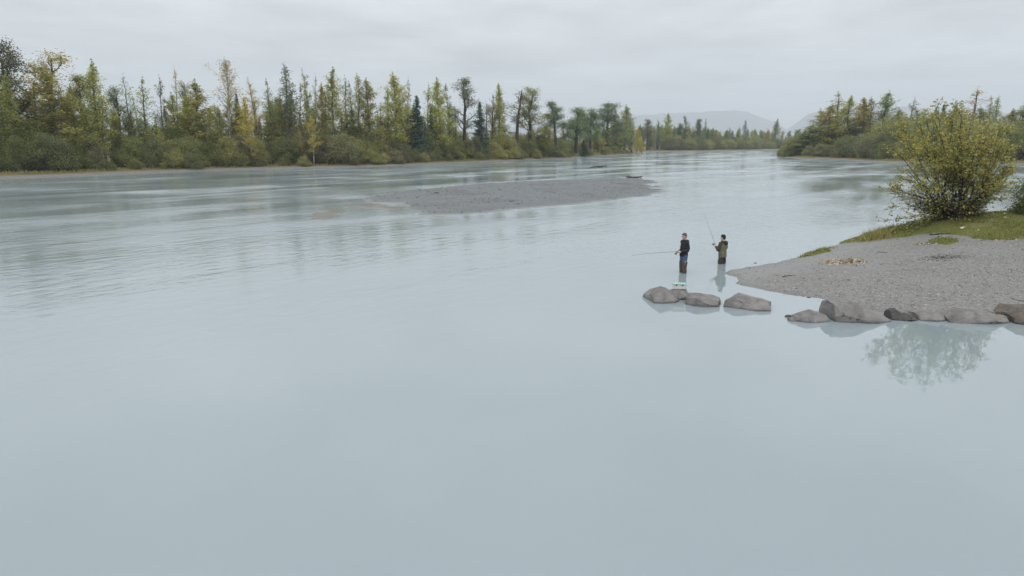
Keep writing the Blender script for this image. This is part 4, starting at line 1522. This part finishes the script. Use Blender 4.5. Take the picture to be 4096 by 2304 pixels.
# ------------------------------------------------------------------ tackle box
def boxg(g, c, s, bev=0.012):
    bm = bmesh.new()
    bmesh.ops.create_cube(bm, size=1.0)
    for v in bm.verts:
        v.co = Vector((v.co.x * s[0] + c[0], v.co.y * s[1] + c[1], v.co.z * s[2] + c[2]))
    bmesh.ops.bevel(bm, geom=bm.edges[:], offset=bev, segments=2, affect="EDGES", profile=0.6)
    bm.verts.ensure_lookup_table()
    V = [v.co[:] for v in bm.verts]
    Q = [[v.index for v in f.verts] for f in bm.faces if len(f.verts) == 4]
    T = [[v.index for v in f.verts] for f in bm.faces if len(f.verts) == 3]
    bm.free()
    g.add(V, Q=Q if Q else None, T=T if T else None)
    return g


bx_, by_, bz_ = BOX_TOP
tb = empty("tackle_box", (bx_ + 0.0, by_, bz_ - 0.03), R(-8))
tag(tb, "small white tackle box with a green lid on a flat stone", "tackle box")
m_white = simple("box_white", (0.62, 0.62, 0.58), 0.5, 0.4, 0.05)
m_green = simple("box_green", (0.30, 0.50, 0.42), 0.45, 0.4, 0.06)
m_dark = simple("dark_plastic", (0.03, 0.03, 0.032), 0.5, 0.4, 0.1)
link("base", boxg(Geo(), (0, 0, 0.085), (0.40, 0.23, 0.13)).mesh("box_base", m_white), tb)
lid = link("lid", boxg(Geo(), (0, 0, 0.172), (0.42, 0.25, 0.044), 0.015).mesh("box_lid", m_green), tb)
for s_ in (-0.1, 0.1):
    link("latch", boxg(Geo(), (s_, -0.128, 0.15), (0.03, 0.012, 0.05), 0.004).mesh("box_latch", m_dark), tb)
link("foot_rail", boxg(Geo(), (0, 0, 0.012), (0.37, 0.20, 0.03), 0.004).mesh("box_foot", m_dark), tb)
link("handle", Geo().tube([(-.07, 0, .19), (-.06, 0, .212), (.06, 0, .212), (.07, 0, .19)], [.008] * 4, 6).mesh("box_handle", m_white), lid)

# ------------------------------------------------------------------ people
def solid(name, g, voxel, mat, it=4, fac=0.5):
    """close overlapping volumes into one continuous skin"""
    me = g.mesh(name + "_raw", mat)
    o = bpy.data.objects.new(name + "_raw", me)
    COL.objects.link(o)
    md = o.modifiers.new("r", "REMESH")
    md.mode = "VOXEL"
    md.voxel_size = voxel
    md.use_smooth_shade = True
    sm = o.modifiers.new("s", "SMOOTH")
    sm.iterations = it
    sm.factor = fac
    dg = bpy.context.evaluated_depsgraph_get()
    out = bpy.data.meshes.new_from_object(o.evaluated_get(dg))
    out.name = name
    bpy.data.objects.remove(o)
    bpy.data.meshes.remove(me)
    if not out.materials:
        out.materials.append(mat)
    return out


FR = ((1, 0, 0), (0, 1, 0))


def limb(g, pts, rad, sides=12):
    P = np.asarray(pts, float)
    Rr = np.asarray(rad, float)
    n = 4 * (len(P) - 1) + 1
    t = np.linspace(0, len(P) - 1, n)
    Pi = np.column_stack([np.interp(t, range(len(P)), P[:, k]) for k in range(3)])
    g.tube(Pi, np.interp(t, range(len(P)), Rr), sides)
    g.ball(P[0], Rr[0], 12, 8)
    g.ball(P[-1], Rr[-1], 12, 8)


def hand(g, wrist, fwd, side, palm, curl=0.9, s=1.0):
    """palm, four curled fingers of unequal length and a thumb from the side of the palm.
    fwd: towards the knuckles, side: towards the thumb, palm: direction the palm faces"""
    fwd, side, palm = unit(np.array(fwd, float)), unit(np.array(side, float)), unit(np.array(palm, float))
    w = np.array(wrist, float)
    kn = w + fwd * 0.095 * s
    g.tube([w, w + fwd * .045 * s, kn], [(.030, .018), (.042, .017), (.041, .014)], 10, True, (side, palm))
    for i, (o, L) in enumerate(((.030, .076), (.010, .086), (-.011, .080), (-.031, .062))):
        p = kn + side * o * s - fwd * .006
        pts, ang = [p], 0.25
        for k, f in enumerate((.42, .33, .25)):
            ang += curl * (0.9 if k else 0.7)
            pts.append(pts[-1] + (fwd * math.cos(ang) + palm * math.sin(ang)) * L * f * s)
        g.tube(pts, [.0095, .009, .0085, .0065], 7)
    p = w + fwd * .028 * s + side * .030 * s
    g.tube([p, p + (side * .6 + fwd * .5 + palm * .35) * .042, p + (side * .35 + fwd * .85 + palm * .9) * .062, p + (side * -.05 + fwd * 1.0 + palm * 1.25) * .068],
           [.014, .012, .0105, .008], 7)


def head_geo(g, c, yaw=0.0, tilt=0.0):
    """head centred at c, facing +y then turned by yaw and nodded by tilt"""
    h = Geo()
    h.ball((0, -.008, .030), (.076, .096, .092), 16, 12)      # skull
    h.ball((0, .012, -.035), (.060, .074, .078), 14, 10)      # jaw and cheeks
    h.ball((0, .062, -.088), (.030, .026, .024), 10, 7)       # chin
    h.tube([(0, .080, .020), (0, .098, -.005), (0, .106, -.022), (0, .088, -.032)], [.010, .012, .015, .010], 8)   # nose
    h.ball((0, .078, .034), (.048, .018, .012), 10, 6)        # brow
    h.ball((0, .078, -.058), (.026, .016, .011), 10, 6)       # lips
    for s_ in (-1, 1):
        h.ball((s_ * .076, -.010, -.008), (.010, .022, .034), 8, 6)   # ears
        h.ball((s_ * .042, .060, -.018), (.022, .02, .022), 8, 6)
    rot = np.array(Matrix.Rotation(yaw, 3, "Z") @ Matrix.Rotation(tilt, 3, "X"))
    V = np.vstack(h.V) @ rot.T + np.asarray(c)
    n0 = g.n
    g.V.append(V)
    g.Q += [q + n0 for q in h.Q]
    g.rq += h.rq
    g.T += [q + n0 for q in h.T]
    g.rt += h.rt
    g.n += len(V)
    return rot


def hair_geo(c, rot, long_=0.0):
    h = Geo()
    h.ball((0, -.018, .042), (.084, .097, .092), 16, 12)
    h.ball((0, -.055, -.01 - long_), (.070, .055, .070), 14, 9)
    h.ball((0, .045, .095), (.062, .045, .036), 12, 8)
    rs = np.random.default_rng(4)
    for i in range(26):
        a, e = rs.uniform(0, 6.28), rs.uniform(0.5, 1.5)
        d = np.array((math.cos(a) * math.cos(e), math.sin(a) * math.cos(e), math.sin(e)))
        p = np.array((0, -.018, .042)) + d * np.array((.078, .09, .086))
        h.ball(p, .020, 6, 5)
    V = np.vstack(h.V) @ rot.T + np.asarray(c)
    h.V = [V]
    return h


m_skin = simple("skin", (0.50, 0.31, 0.24), 0.55, 0.35, 0.06)
m_rod = simple("rod_blank", (0.05, 0.05, 0.052), 0.4, 0.5, 0.1)
m_cork = simple("rod_cork", (0.16, 0.11, 0.07), 0.8, 0.3, 0.1)
m_metal = simple("reel_metal", (0.18, 0.18, 0.19), 0.35, 0.6, 0.1)
m_line = simple("fishing_line", (0.5, 0.5, 0.5), 0.4, 0.4, 0.0)
m_eye = simple("eye_dark", (0.03, 0.025, 0.02), 0.3, 0.5, 0.0)


def cloth(name, col, fold=0.02, scale=9.0):
    t = NT(name)
    nz = t.noise(t.obj(), scale, 4, 0.6, 0.6)
    t.base(t.ramp(nz, [(0.3, tuple(c * .78 for c in col)), (0.7, tuple(c * 1.2 for c in col))]), 0.9, 0.2)
    t.lk(t.bump(nz, 0.7, fold), t.b.inputs["Normal"])
    return t.m


def person(loc, rz, label, P):
    """figure facing local +y, feet at z=0"""
    root = empty("person", loc, rz)
    tag(root, label, "person")
    s = P["h"] / 1.78
    S = lambda *a: np.array(a) * s
    head = S(0, 0.02, 1.655)
    hipz, kz = .93, .49
    legs = [[S(sd * .095, 0, hipz), S(sd * .105, .015, kz), S(sd * .11, -.01, .09)] for sd in (-1, 1)]
    arms = P["arms"]
    sh = {-1: S(-.185, -.01, 1.43), 1: S(.185, -.01, 1.43)}
    g = Geo()
    rot = head_geo(g, head, P.get("yaw", 0), P.get("tilt", 0))
    g.tube([S(0, -.02, 1.44), S(0, -.008, 1.53), S(0, .005, 1.60)], [.062, .056, .056], 12)
    g.tube([S(0, 0, .86), S(0, 0, .95), S(0, 0, 1.1), S(0, -.005, 1.28), S(0, -.01, 1.42), S(0, -.01, 1.49)],
           [(.13, .09), (.155, .105), (.135, .095), (.155, .105), (.17, .09), (.07, .06)], 16, True, FR)
    for i, sd in enumerate((-1, 1)):
        limb(g, legs[i], [.082, .055, .040])
        an = legs[i][2]
        g.tube([an + S(0, -.06, -.05), an + S(0, .02, -.045), an + S(0, .12, -.06), an + S(0, .19, -.07)], [.035, .045, .042, .025], 10)
        el, wr = np.array(arms[sd]["elbow"]) * s, np.array(arms[sd]["wrist"]) * s
        limb(g, [sh[sd], el, wr], [.050, .040, .028])
        hand(g, wr, arms[sd]["fwd"], arms[sd]["thumb"], arms[sd]["palm"], arms[sd].get("curl", 0.9))
    link("body", solid("person_body", g, 0.007, m_skin, 3), root)
    link("hair", solid("person_hair", hair_geo(head, rot, P.get("hair_long", 0)), 0.009, P["hair"], 2), root)
    for sd in (-1, 1):
        e = head + rot @ np.array((sd * .030, .083, .012))
        link("eye", Geo().ball(e, (.012, .007, .007), 8, 6).mesh("person_eye", m_eye, True), root)
    # jacket
    j = Geo()
    hem = P["hem"]
    j.tube([S(0, 0, hem), S(0, 0, hem + .05), S(0, .005, hem + .16), S(0, .005, 1.14), S(0, 0, 1.27), S(0, -.005, 1.40), S(0, -.01, 1.47), S(0, -.01, 1.53)],
           np.array([(.190, .145), (.196, .150), (.186, .142), (.180, .140), (.196, .142), (.205, .118), (.125, .095), (.080, .078)]) * P.get("bulk", 1.0), 20, True, FR)
    for sd in (-1, 1):
        j.ball(sh[sd], .078, 12, 8)
        if not P.get("sleeve_mat"):
            el, wr = np.array(arms[sd]["elbow"]) * s, np.array(arms[sd]["wrist"]) * s
            limb(j, [sh[sd], (sh[sd] + el) / 2 + S(0, -.01, 0), el, el + (wr - el) * .85], [.076, .070, .064, .048])
    rs = np.random.default_rng(int(loc[0] * 10))
    V = np.vstack(j.V)
    V = V + 0.006 * np.stack([vnoise(V + 3, 9), vnoise(V + 9, 9), 0 * V[:, 0]], 1)
    j.V = [V]
    jo = link("jacket", solid("person_jacket", j, 0.010, P["jacket"], 2), root)
    if P.get("sleeve_mat"):
        for sd in (-1, 1):
            q = Geo()
            el, wr = np.array(arms[sd]["elbow"]) * s, np.array(arms[sd]["wrist"]) * s
            limb(q, [sh[sd], (sh[sd] + el) / 2, el, el + (wr - el) * .88], [.082, .074, .066, .046])
            link("sleeve", solid("jacket_sleeve", q, 0.010, P["sleeve_mat"], 2), jo)
    # hood lying on the shoulders, open at the front
    q = Geo()
    for a in np.linspace(-2.2, 2.2, 15):
        c = S(math.sin(a) * .105, -.03 - math.cos(a) * .085, 1.495 - .02 * math.cos(a))
        q.ball(c, (.044 + .016 * math.cos(a) ** 2, .044 + .022 * max(0, math.cos(a)), .040 + .02 * max(0, math.cos(a))), 10, 7)
    q.ball(S(0, -.125, 1.44), (.085, .055, .085), 12, 9)
    link("hood", solid("jacket_hood", q, 0.010, P["hood"], 3), jo)
    # trousers and waders
    q = Geo()
    q.tube([S(0, 0, .80), S(0, 0, .88), S(0, 0, 1.0), S(0, 0, 1.06)], [(.165, .115), (.175, .125), (.165, .12), (.15, .11)], 18, True, FR)
    for i, sd in enumerate((-1, 1)):
        a, b, c = legs[i]
        cut = P["wader_top"]
        top = a + (b - a) * np.clip((hipz * s - cut) / ((hipz - kz) * s), 0, 1)
        limb(q, [a + S(0, 0, .02), (a + top) / 2, top - S(0, 0, .05)], [.105, .10, .088])
    link(P["trouser_name"], solid("person_trousers", q, 0.010, P["trousers"], 2), root)
    for i, sd in enumerate((-1, 1)):
        a, b, c = legs[i]
        cut = P["wader_top"]
        t = np.clip((hipz * s - cut) / ((hipz - kz) * s), 0, 1)
        top = a + (b - a) * t
        w = Geo()
        pts = [top, (top + b) / 2, b, b + (c - b) * .35, b + (c - b) * .75, c]
        w.tube(pts, [.112, .104, .086, .092, .078, .074], 14)
        w.tube([c + S(0, -.075, -.04), c + S(0, .02, -.035), c + S(0, .13, -.05), c + S(0, .21, -.06)], [.045, .058, .052, .03], 12)
        V = np.vstack(w.V)
        w.V = [V + 0.010 * np.stack([vnoise(V + 2 + sd, 12), vnoise(V + 5, 12), 0 * V[:, 0]], 1)]
        wo = link("wader", solid("person_wader", w, 0.010, P["wader"], 2), root)
        if P.get("strap"):
            link("strap", Geo().tube([top + S(sd * .02, .105, -.02), top + S(sd * .10, .03, 0), top + S(sd * .108, -.03, .06)], [.008] * 3, 6).mesh("wader_strap", m_line), wo)
    return root


def rod(name, label, butt, tip, grip, down, line_to=None):
    """spinning rod from butt to tip, reel hanging towards `down` at fraction grip"""
    b, t = np.array(butt, float), np.array(tip, float)
    d = unit(t - b)
    L = np.linalg.norm(t - b)
    dn = np.array(down, float)
    dn = unit(dn - d * (dn @ d))
    root = empty(name, tuple(b))
    tag(root, label, "fishing rod")
    ts = np.linspace(0.12, 1, 14)
    sag = np.array((0, 0, -0.035 * L))
    blank = [d * L * q + sag * (q ** 3) for q in ts]
    link("blank", Geo().tube(blank, np.interp(ts, [0.12, 0.5, 1], [.0075, .0055, .0028]), 6).mesh("rod_blank", m_rod, True), root)
    hd = link("handle", Geo().tube([d * 0, d * .02, d * .16, d * .2, d * .28, d * (0.16 * L)], [.014, .015, .013, .011, .014, .010], 8).mesh("rod_handle", m_cork, True), root)
    for q in (0.3, 0.45, 0.6, 0.74, 0.86, 0.95):
        c = d * L * q + sag * q ** 3
        ring = [c + dn * (.018 + .012 * math.cos(a)) * 1.0 + np.cross(d, dn) * .010 * math.sin(a) for a in np.linspace(0, 6.28, 9)]
        link("line_guide", Geo().tube(ring, [.0022] * 9, 4).mesh("rod_guide", m_metal), root)
    rc = d * (grip + .02) + dn * .075
    reel = link("reel", Geo().tube([d * grip + dn * .008, d * grip + dn * .05, rc], [.008, .009, .018], 8).tube([rc - d * .035, rc - d * .01, rc + d * .01, rc + d * .045], [.020, .028, .024, .026], 12).mesh("rod_reel", m_dark, True), root)
    sd = np.cross(d, dn)
    link("crank", Geo().tube([rc - sd * .0, rc + sd * .055, rc + sd * .06 + dn * .05, rc + sd * .085 + dn * .05], [.006, .006, .006, .011], 6).mesh("reel_crank", m_metal, True), reel)
    bail = [rc + d * .03 + np.cross(d, sd) * .034 * math.cos(a) + sd * .034 * math.sin(a) + d * .03 * math.sin(a) for a in np.linspace(0, 3.14, 9)]
    link("bail", Geo().tube(bail, [.003] * 9, 5).mesh("reel_bail", m_metal), reel)
    if line_to is not None:
        e = d * L + sag
        f = np.array(line_to) - b
        mid = (e + f) / 2 + np.array((0, 0, -0.25))
        link("line", Geo().tube([e, mid, f], [.0012] * 3, 4).mesh("rod_line", m_line), root)
    return root


# the angler in the dark jacket, side on, rod held level
ax, ay = gd(1718, 686)
A_SUB = 0.26
A_RZ = math.atan2(0.20, -1.0) * 0 + R(90 + 14)          # local +y turned to face across the river, a little towards the viewer
armsA = {-1: dict(elbow=(-.235, -.05, 1.15), wrist=(-.12, .20, 1.09), fwd=(.35, .9, -.05), thumb=(.25, -.05, .95), palm=(.9, -.3, -.1), curl=1.0),
         1: dict(elbow=(.235, -.06, 1.15), wrist=(.115, .17, 1.06), fwd=(-.35, .9, .0), thumb=(-.2, 0, .95), palm=(-.9, -.3, -.1), curl=1.0)}
person((ax, ay, -A_SUB), A_RZ, "person in a dark hooded jacket, blue jeans and brown waders holding a rod level", dict(
    h=1.78, arms=armsA, yaw=R(18), tilt=R(-8), hair=simple("hair_brown", (0.11, 0.085, 0.065), 0.8, 0.25, 0.3, 40), jacket=cloth("jacket_black", (0.028, 0.028, 0.032)),
    hood=cloth("hood_black", (0.032, 0.032, 0.036)), hem=.90, trousers=cloth("denim", (0.075, 0.115, 0.19)), trouser_name="jeans", wader=cloth("wader_brown", (0.088, 0.072, 0.058), 0.03, 7.0), wader_top=.70, strap=True))


def loc2w(o, rz, p):
    c, s = math.cos(rz), math.sin(rz)
    return np.array((o[0] + c * p[0] - s * p[1], o[1] + s * p[0] + c * p[1], o[2] + p[2]))


oA = (ax, ay, -A_SUB)
gripA = loc2w(oA, A_RZ, (0.0, .27, 1.085))
dirA = unit(np.array((-1.0, -0.05, -0.035)))
rod("fishing_rod", "dark fishing rod held level over the water by the person in jeans", gripA - dirA * .22, gripA + dirA * 1.75, 0.26, (0, 0, -1), line_to=(-3.2, ay - 1.5, 0.0))

# the angler in the olive jacket, seen from behind, rod raised
bx2, by2 = gd(1816, 663)
B_SUB = 0.55
B_RZ = R(38)
armsB = {-1: dict(elbow=(-.27, .04, 1.15), wrist=(-.13, .27, 1.27), fwd=(.25, .75, .45), thumb=(.5, -.3, .7), palm=(.8, .1, -.5), curl=1.0),
         1: dict(elbow=(.26, .03, 1.14), wrist=(.03, .25, 1.22), fwd=(-.55, .7, .35), thumb=(-.3, -.3, .9), palm=(-.7, -.2, -.5), curl=1.0)}
m_ol = cloth("jacket_olive", (0.145, 0.145, 0.085))
m_old_ = cloth("jacket_dark_olive", (0.06, 0.062, 0.044))
person((bx2, by2, -B_SUB), B_RZ, "person in an olive jacket with dark hood seen from behind, thigh deep in the river", dict(
    h=1.74, arms=armsB, yaw=R(8), tilt=R(-4), hair=simple("hair_black", (0.014, 0.013, 0.014), 0.7, 0.3, 0.2, 40), jacket=m_ol, sleeve_mat=m_old_,
    hood=cloth("hood_dark_olive", (0.032, 0.036, 0.034)), hem=.84, bulk=1.02, trousers=cloth("wader_seat", (0.062, 0.05, 0.046)), trouser_name="trousers", wader=cloth("wader_dark", (0.062, 0.05, 0.046)), wader_top=.74))
oB = (bx2, by2, -B_SUB)
gripB = loc2w(oB, B_RZ, (-0.06, .33, 1.29))
tipx, tipz = at_y(2815, 846, by2 + 1.15)
tipB = np.array((tipx, by2 + 1.15, tipz))
dB = unit(tipB - gripB)
rod("fishing_rod", "fishing rod raised at a steep slant by the person in the olive jacket", gripB - dB * .2, tipB, 0.24, (-.6, .3, -1))

# ------------------------------------------------------------------ small things on the spit and in the river
def stick(name, label, pts, rad, mat="drift", cat="driftwood", parts=()):
    p0 = np.array(pts[0], float)
    Pl = np.array(pts, float) - p0
    t = np.linspace(0, len(Pl) - 1, 3 * len(Pl))
    Pi = np.column_stack([np.interp(t, range(len(Pl)), Pl[:, k]) for k in range(3)])
    Pi[1:-1] += rs.normal(0, rad * .35, Pi[1:-1].shape)
    g = Geo().tube(Pi, np.interp(t, [0, len(Pl) - 1], [rad, rad * .5]), 7)
    o = link(name, g.mesh(name, M[mat], True), loc=tuple(p0))
    return tag(o, label, cat)


def lay(px0, py0, px1, py1, lift, rad, name, label, mat="drift", n=4):
    pts = []
    for t in np.linspace(0, 1, n):
        x, y, z = on_spit(px0 + (px1 - px0) * t, py0 + (py1 - py0) * t)
        pts.append((x, y, z + lift + rs.uniform(0, .01)))
    stick(name, label, pts, rad, mat)


lay(2338, 592, 2392, 589, 0.03, 0.035, "driftwood_stick", "dark driftwood stick at the foot of the turf")
lay(1968, 697, 2000, 693, 0.012, 0.016, "driftwood_stick", "thin crooked stick near the tip of the spit")
lay(2545, 752, 2590, 764, 0.012, 0.016, "driftwood_stick", "thin grey stick on the pebbles beside the brown-stained boulder", "bark_grey")
lay(2208, 634, 2232, 637, 0.01, 0.012, "driftwood_stick", "thin twig on the bare silt above the leaf litter")
lay(2300, 780, 2316, 778, 0.02, 0.02, "driftwood_stick", "short dark stick behind the pale slab")

# drift of dead leaves
lm = NT("dead_leaf")
la = lm.n("ShaderNodeAttribute", attribute_name="rnd")
lm.base(lm.ramp(la.outputs["Fac"], [(0.0, (0.16, 0.11, 0.075)), (0.3, (0.33, 0.26, 0.185)), (0.8, (0.45, 0.38, 0.29)), (1.0, (0.55, 0.49, 0.40))]), 0.85, 0.2)


def litter(px, py, sx_, sy_, n, size, name, label, slant=0.0):
    cx, cy, cz = on_spit(px, py)
    x = rs.normal(0, sx_, n)
    y = rs.normal(0, sy_, n) + slant * x
    z = spit_z(cx + x, cy + y) - cz + 0.012 + rs.uniform(0, 0.02, n)
    g = Geo()
    g.leaves(np.stack([x, y, z], 1), size, rs, squash=0.15)
    return tag(link(name, g.mesh(name, lm.m, attr=True), loc=(cx, cy, cz)), label, "leaves", kind="stuff")


litter(2125, 659, 0.34, 0.34, 520, 0.085, "leaf_litter", "patch of tan dead leaves lying on the bare silt of the spit")
litter(2328, 614, 0.26, 0.18, 130, 0.08, "leaf_litter", "small heap of brown leaves beside the lone turf patch")
litter(2560, 602, 0.7, 0.15, 150, 0.06, "leaf_litter", "reddish leaves gathered along the foot of the turf")
# pale leaves fallen on the turf
x, y = scatter(420, 14, 26, 24, 33, lambda x, y: turf_sd(x, y) > 0.15)
fl_ = Geo()
fl_.leaves(np.stack([x, y, turf_z(x, y) + 0.07], 1), 0.085, rs, squash=0.2)
lp = NT("pale_leaf")
la = lp.n("ShaderNodeAttribute", attribute_name="rnd")
lp.base(lp.ramp(la.outputs["Fac"], [(0.0, (0.30, 0.24, 0.06)), (0.5, (0.45, 0.40, 0.16)), (1.0, (0.62, 0.60, 0.50))]), 0.8, 0.2)
tag(link("fallen_leaves", fl_.mesh("fallen_leaves", lp.m, attr=True)), "pale yellow fallen leaves scattered on the turf", "leaves", kind="stuff")

# stones on the midstream bar
x, y = scatter(26000, -14, 20, 46, 92, lambda x, y: bar_z(x, y) > 0.03)
k = rs.random(len(x)) < 0.15 + 0.85 * smooth01(vnoise(v3(x, y), 0.3), -0.1, 0.5)
V, F, r = pebbles(x[k], y[k], bar_z(x[k], y[k]), 0.042, 0.6)
tag(link("bar_stones", Geo().add(V, T=F, rnd=r * 0.9).mesh("bar_stones", pm.m, attr=True)), "grey stones strewn over the midstream gravel bar", "stones", kind="stuff")

# old campfire: charcoal bits
ch = NT("charcoal")
ca = ch.n("ShaderNodeAttribute", attribute_name="rnd")
ch.base(ch.ramp(ca.outputs["Fac"], [(0, (0.05, 0.05, 0.05)), (0.8, (0.10, 0.098, 0.096)), (1, (0.18, 0.175, 0.17))]), 0.95, 0.1)
cx, cy, cz = on_spit(2372, 648)
n = 900
x, y = rs.normal(0, .48, n), rs.normal(0, .26, n)
V, F, r = pebbles(x, y, spit_z(cx + x, cy + y) - cz, 0.014, 0.5)
tag(link("fire_ash", Geo().add(V, T=F, rnd=r).mesh("fire_ash", ch.m, attr=True), loc=(cx, cy, cz)), "dark charcoal remains of an old campfire on the gravel", "ashes", kind="stuff")

# drift snags and stones out in the river
def snag(px, py, w, label, seed):
    x, y = gd(px, py)
    q = np.random.default_rng(seed)
    root = empty("driftwood_snag", (x, y, 0))
    tag(root, label, "driftwood")
    link("log", Geo().tube([(-w, 0, .02), (-w * .3, .1, .12), (w * .4, 0, .16), (w, .05, .30)], [.10, .15, .13, .05], 8).mesh("snag_log", M["drift"], True), root)
    for k in range(9):
        a = q.uniform(-w, w)
        p = np.array((a, q.normal(0, .2), .02))
        link("branch", Geo().tube([p, p + np.array((q.normal(0, .4), q.normal(0, .3), q.uniform(.1, .45))), p + np.array((q.normal(0, .8), q.normal(0, .5), q.uniform(.1, .5)))], [.05, .035, .015], 5).mesh("snag_branch", M["bark_grey"], True), root)


snag(1506, 421, 1.7, "pile of drift branches stranded in the channel", 3)
snag(1596, 449, 1.1, "dark drift log on the far rim of the gravel bar", 8)
for px, py, sc_, label in [(1097, 493, 0.16, "single dark stone on the gravel bar"), (1900, 662, 0.06, "small dark stone breaking the water beyond the spit"), (1984, 797, 0.07, "small stone showing above the water beside the small pointed boulder"),
                           (2035, 748.5, 0.06, "small black stone at the waterline of the beach")]:
    x, y = gd(px, py)
    z = 0.0 if px > 1500 else float(bar_z(np.array([x]), np.array([y]))[0])
    o = link("stone", gen_boulder(int(px), sc_ * 1.5, sc_, sc_, [(-1, .6), (0, 1), (1, .6)]).mesh("stone", M["rock_dark"], True), loc=(x, y, z))
    tag(o, label, "stone")

# ------------------------------------------------------------------ haze: the moist air over the river
hz = bpy.data.materials.new("haze")
hz.use_nodes = True
hn = hz.node_tree
hn.nodes.remove(hn.nodes["Principled BSDF"])
pv = hn.nodes.new("ShaderNodeVolumePrincipled")
pv.inputs["Color"].default_value = (0.85, 0.925, 1.0, 1)
pv.inputs["Density"].default_value = 2.1e-4
pv.inputs["Anisotropy"].default_value = 0.0
hn.links.new(pv.outputs[0], hn.nodes["Material Output"].inputs["Volume"])
g = Geo()
x0, x1, y0, y1, z0, z1 = -9500, 9500, -1100, 10400, -1.7, 640
g.add([(x0, y0, z0), (x1, y0, z0), (x1, y1, z0), (x0, y1, z0), (x0, y0, z1), (x1, y0, z1), (x1, y1, z1), (x0, y1, z1)],
      Q=[(0, 3, 2, 1), (4, 5, 6, 7), (0, 1, 5, 4), (1, 2, 6, 5), (2, 3, 7, 6), (3, 0, 4, 7)])
tag(link("haze", g.mesh("haze", hz)), "thin pale haze hanging over the river valley", "haze", kind="stuff")
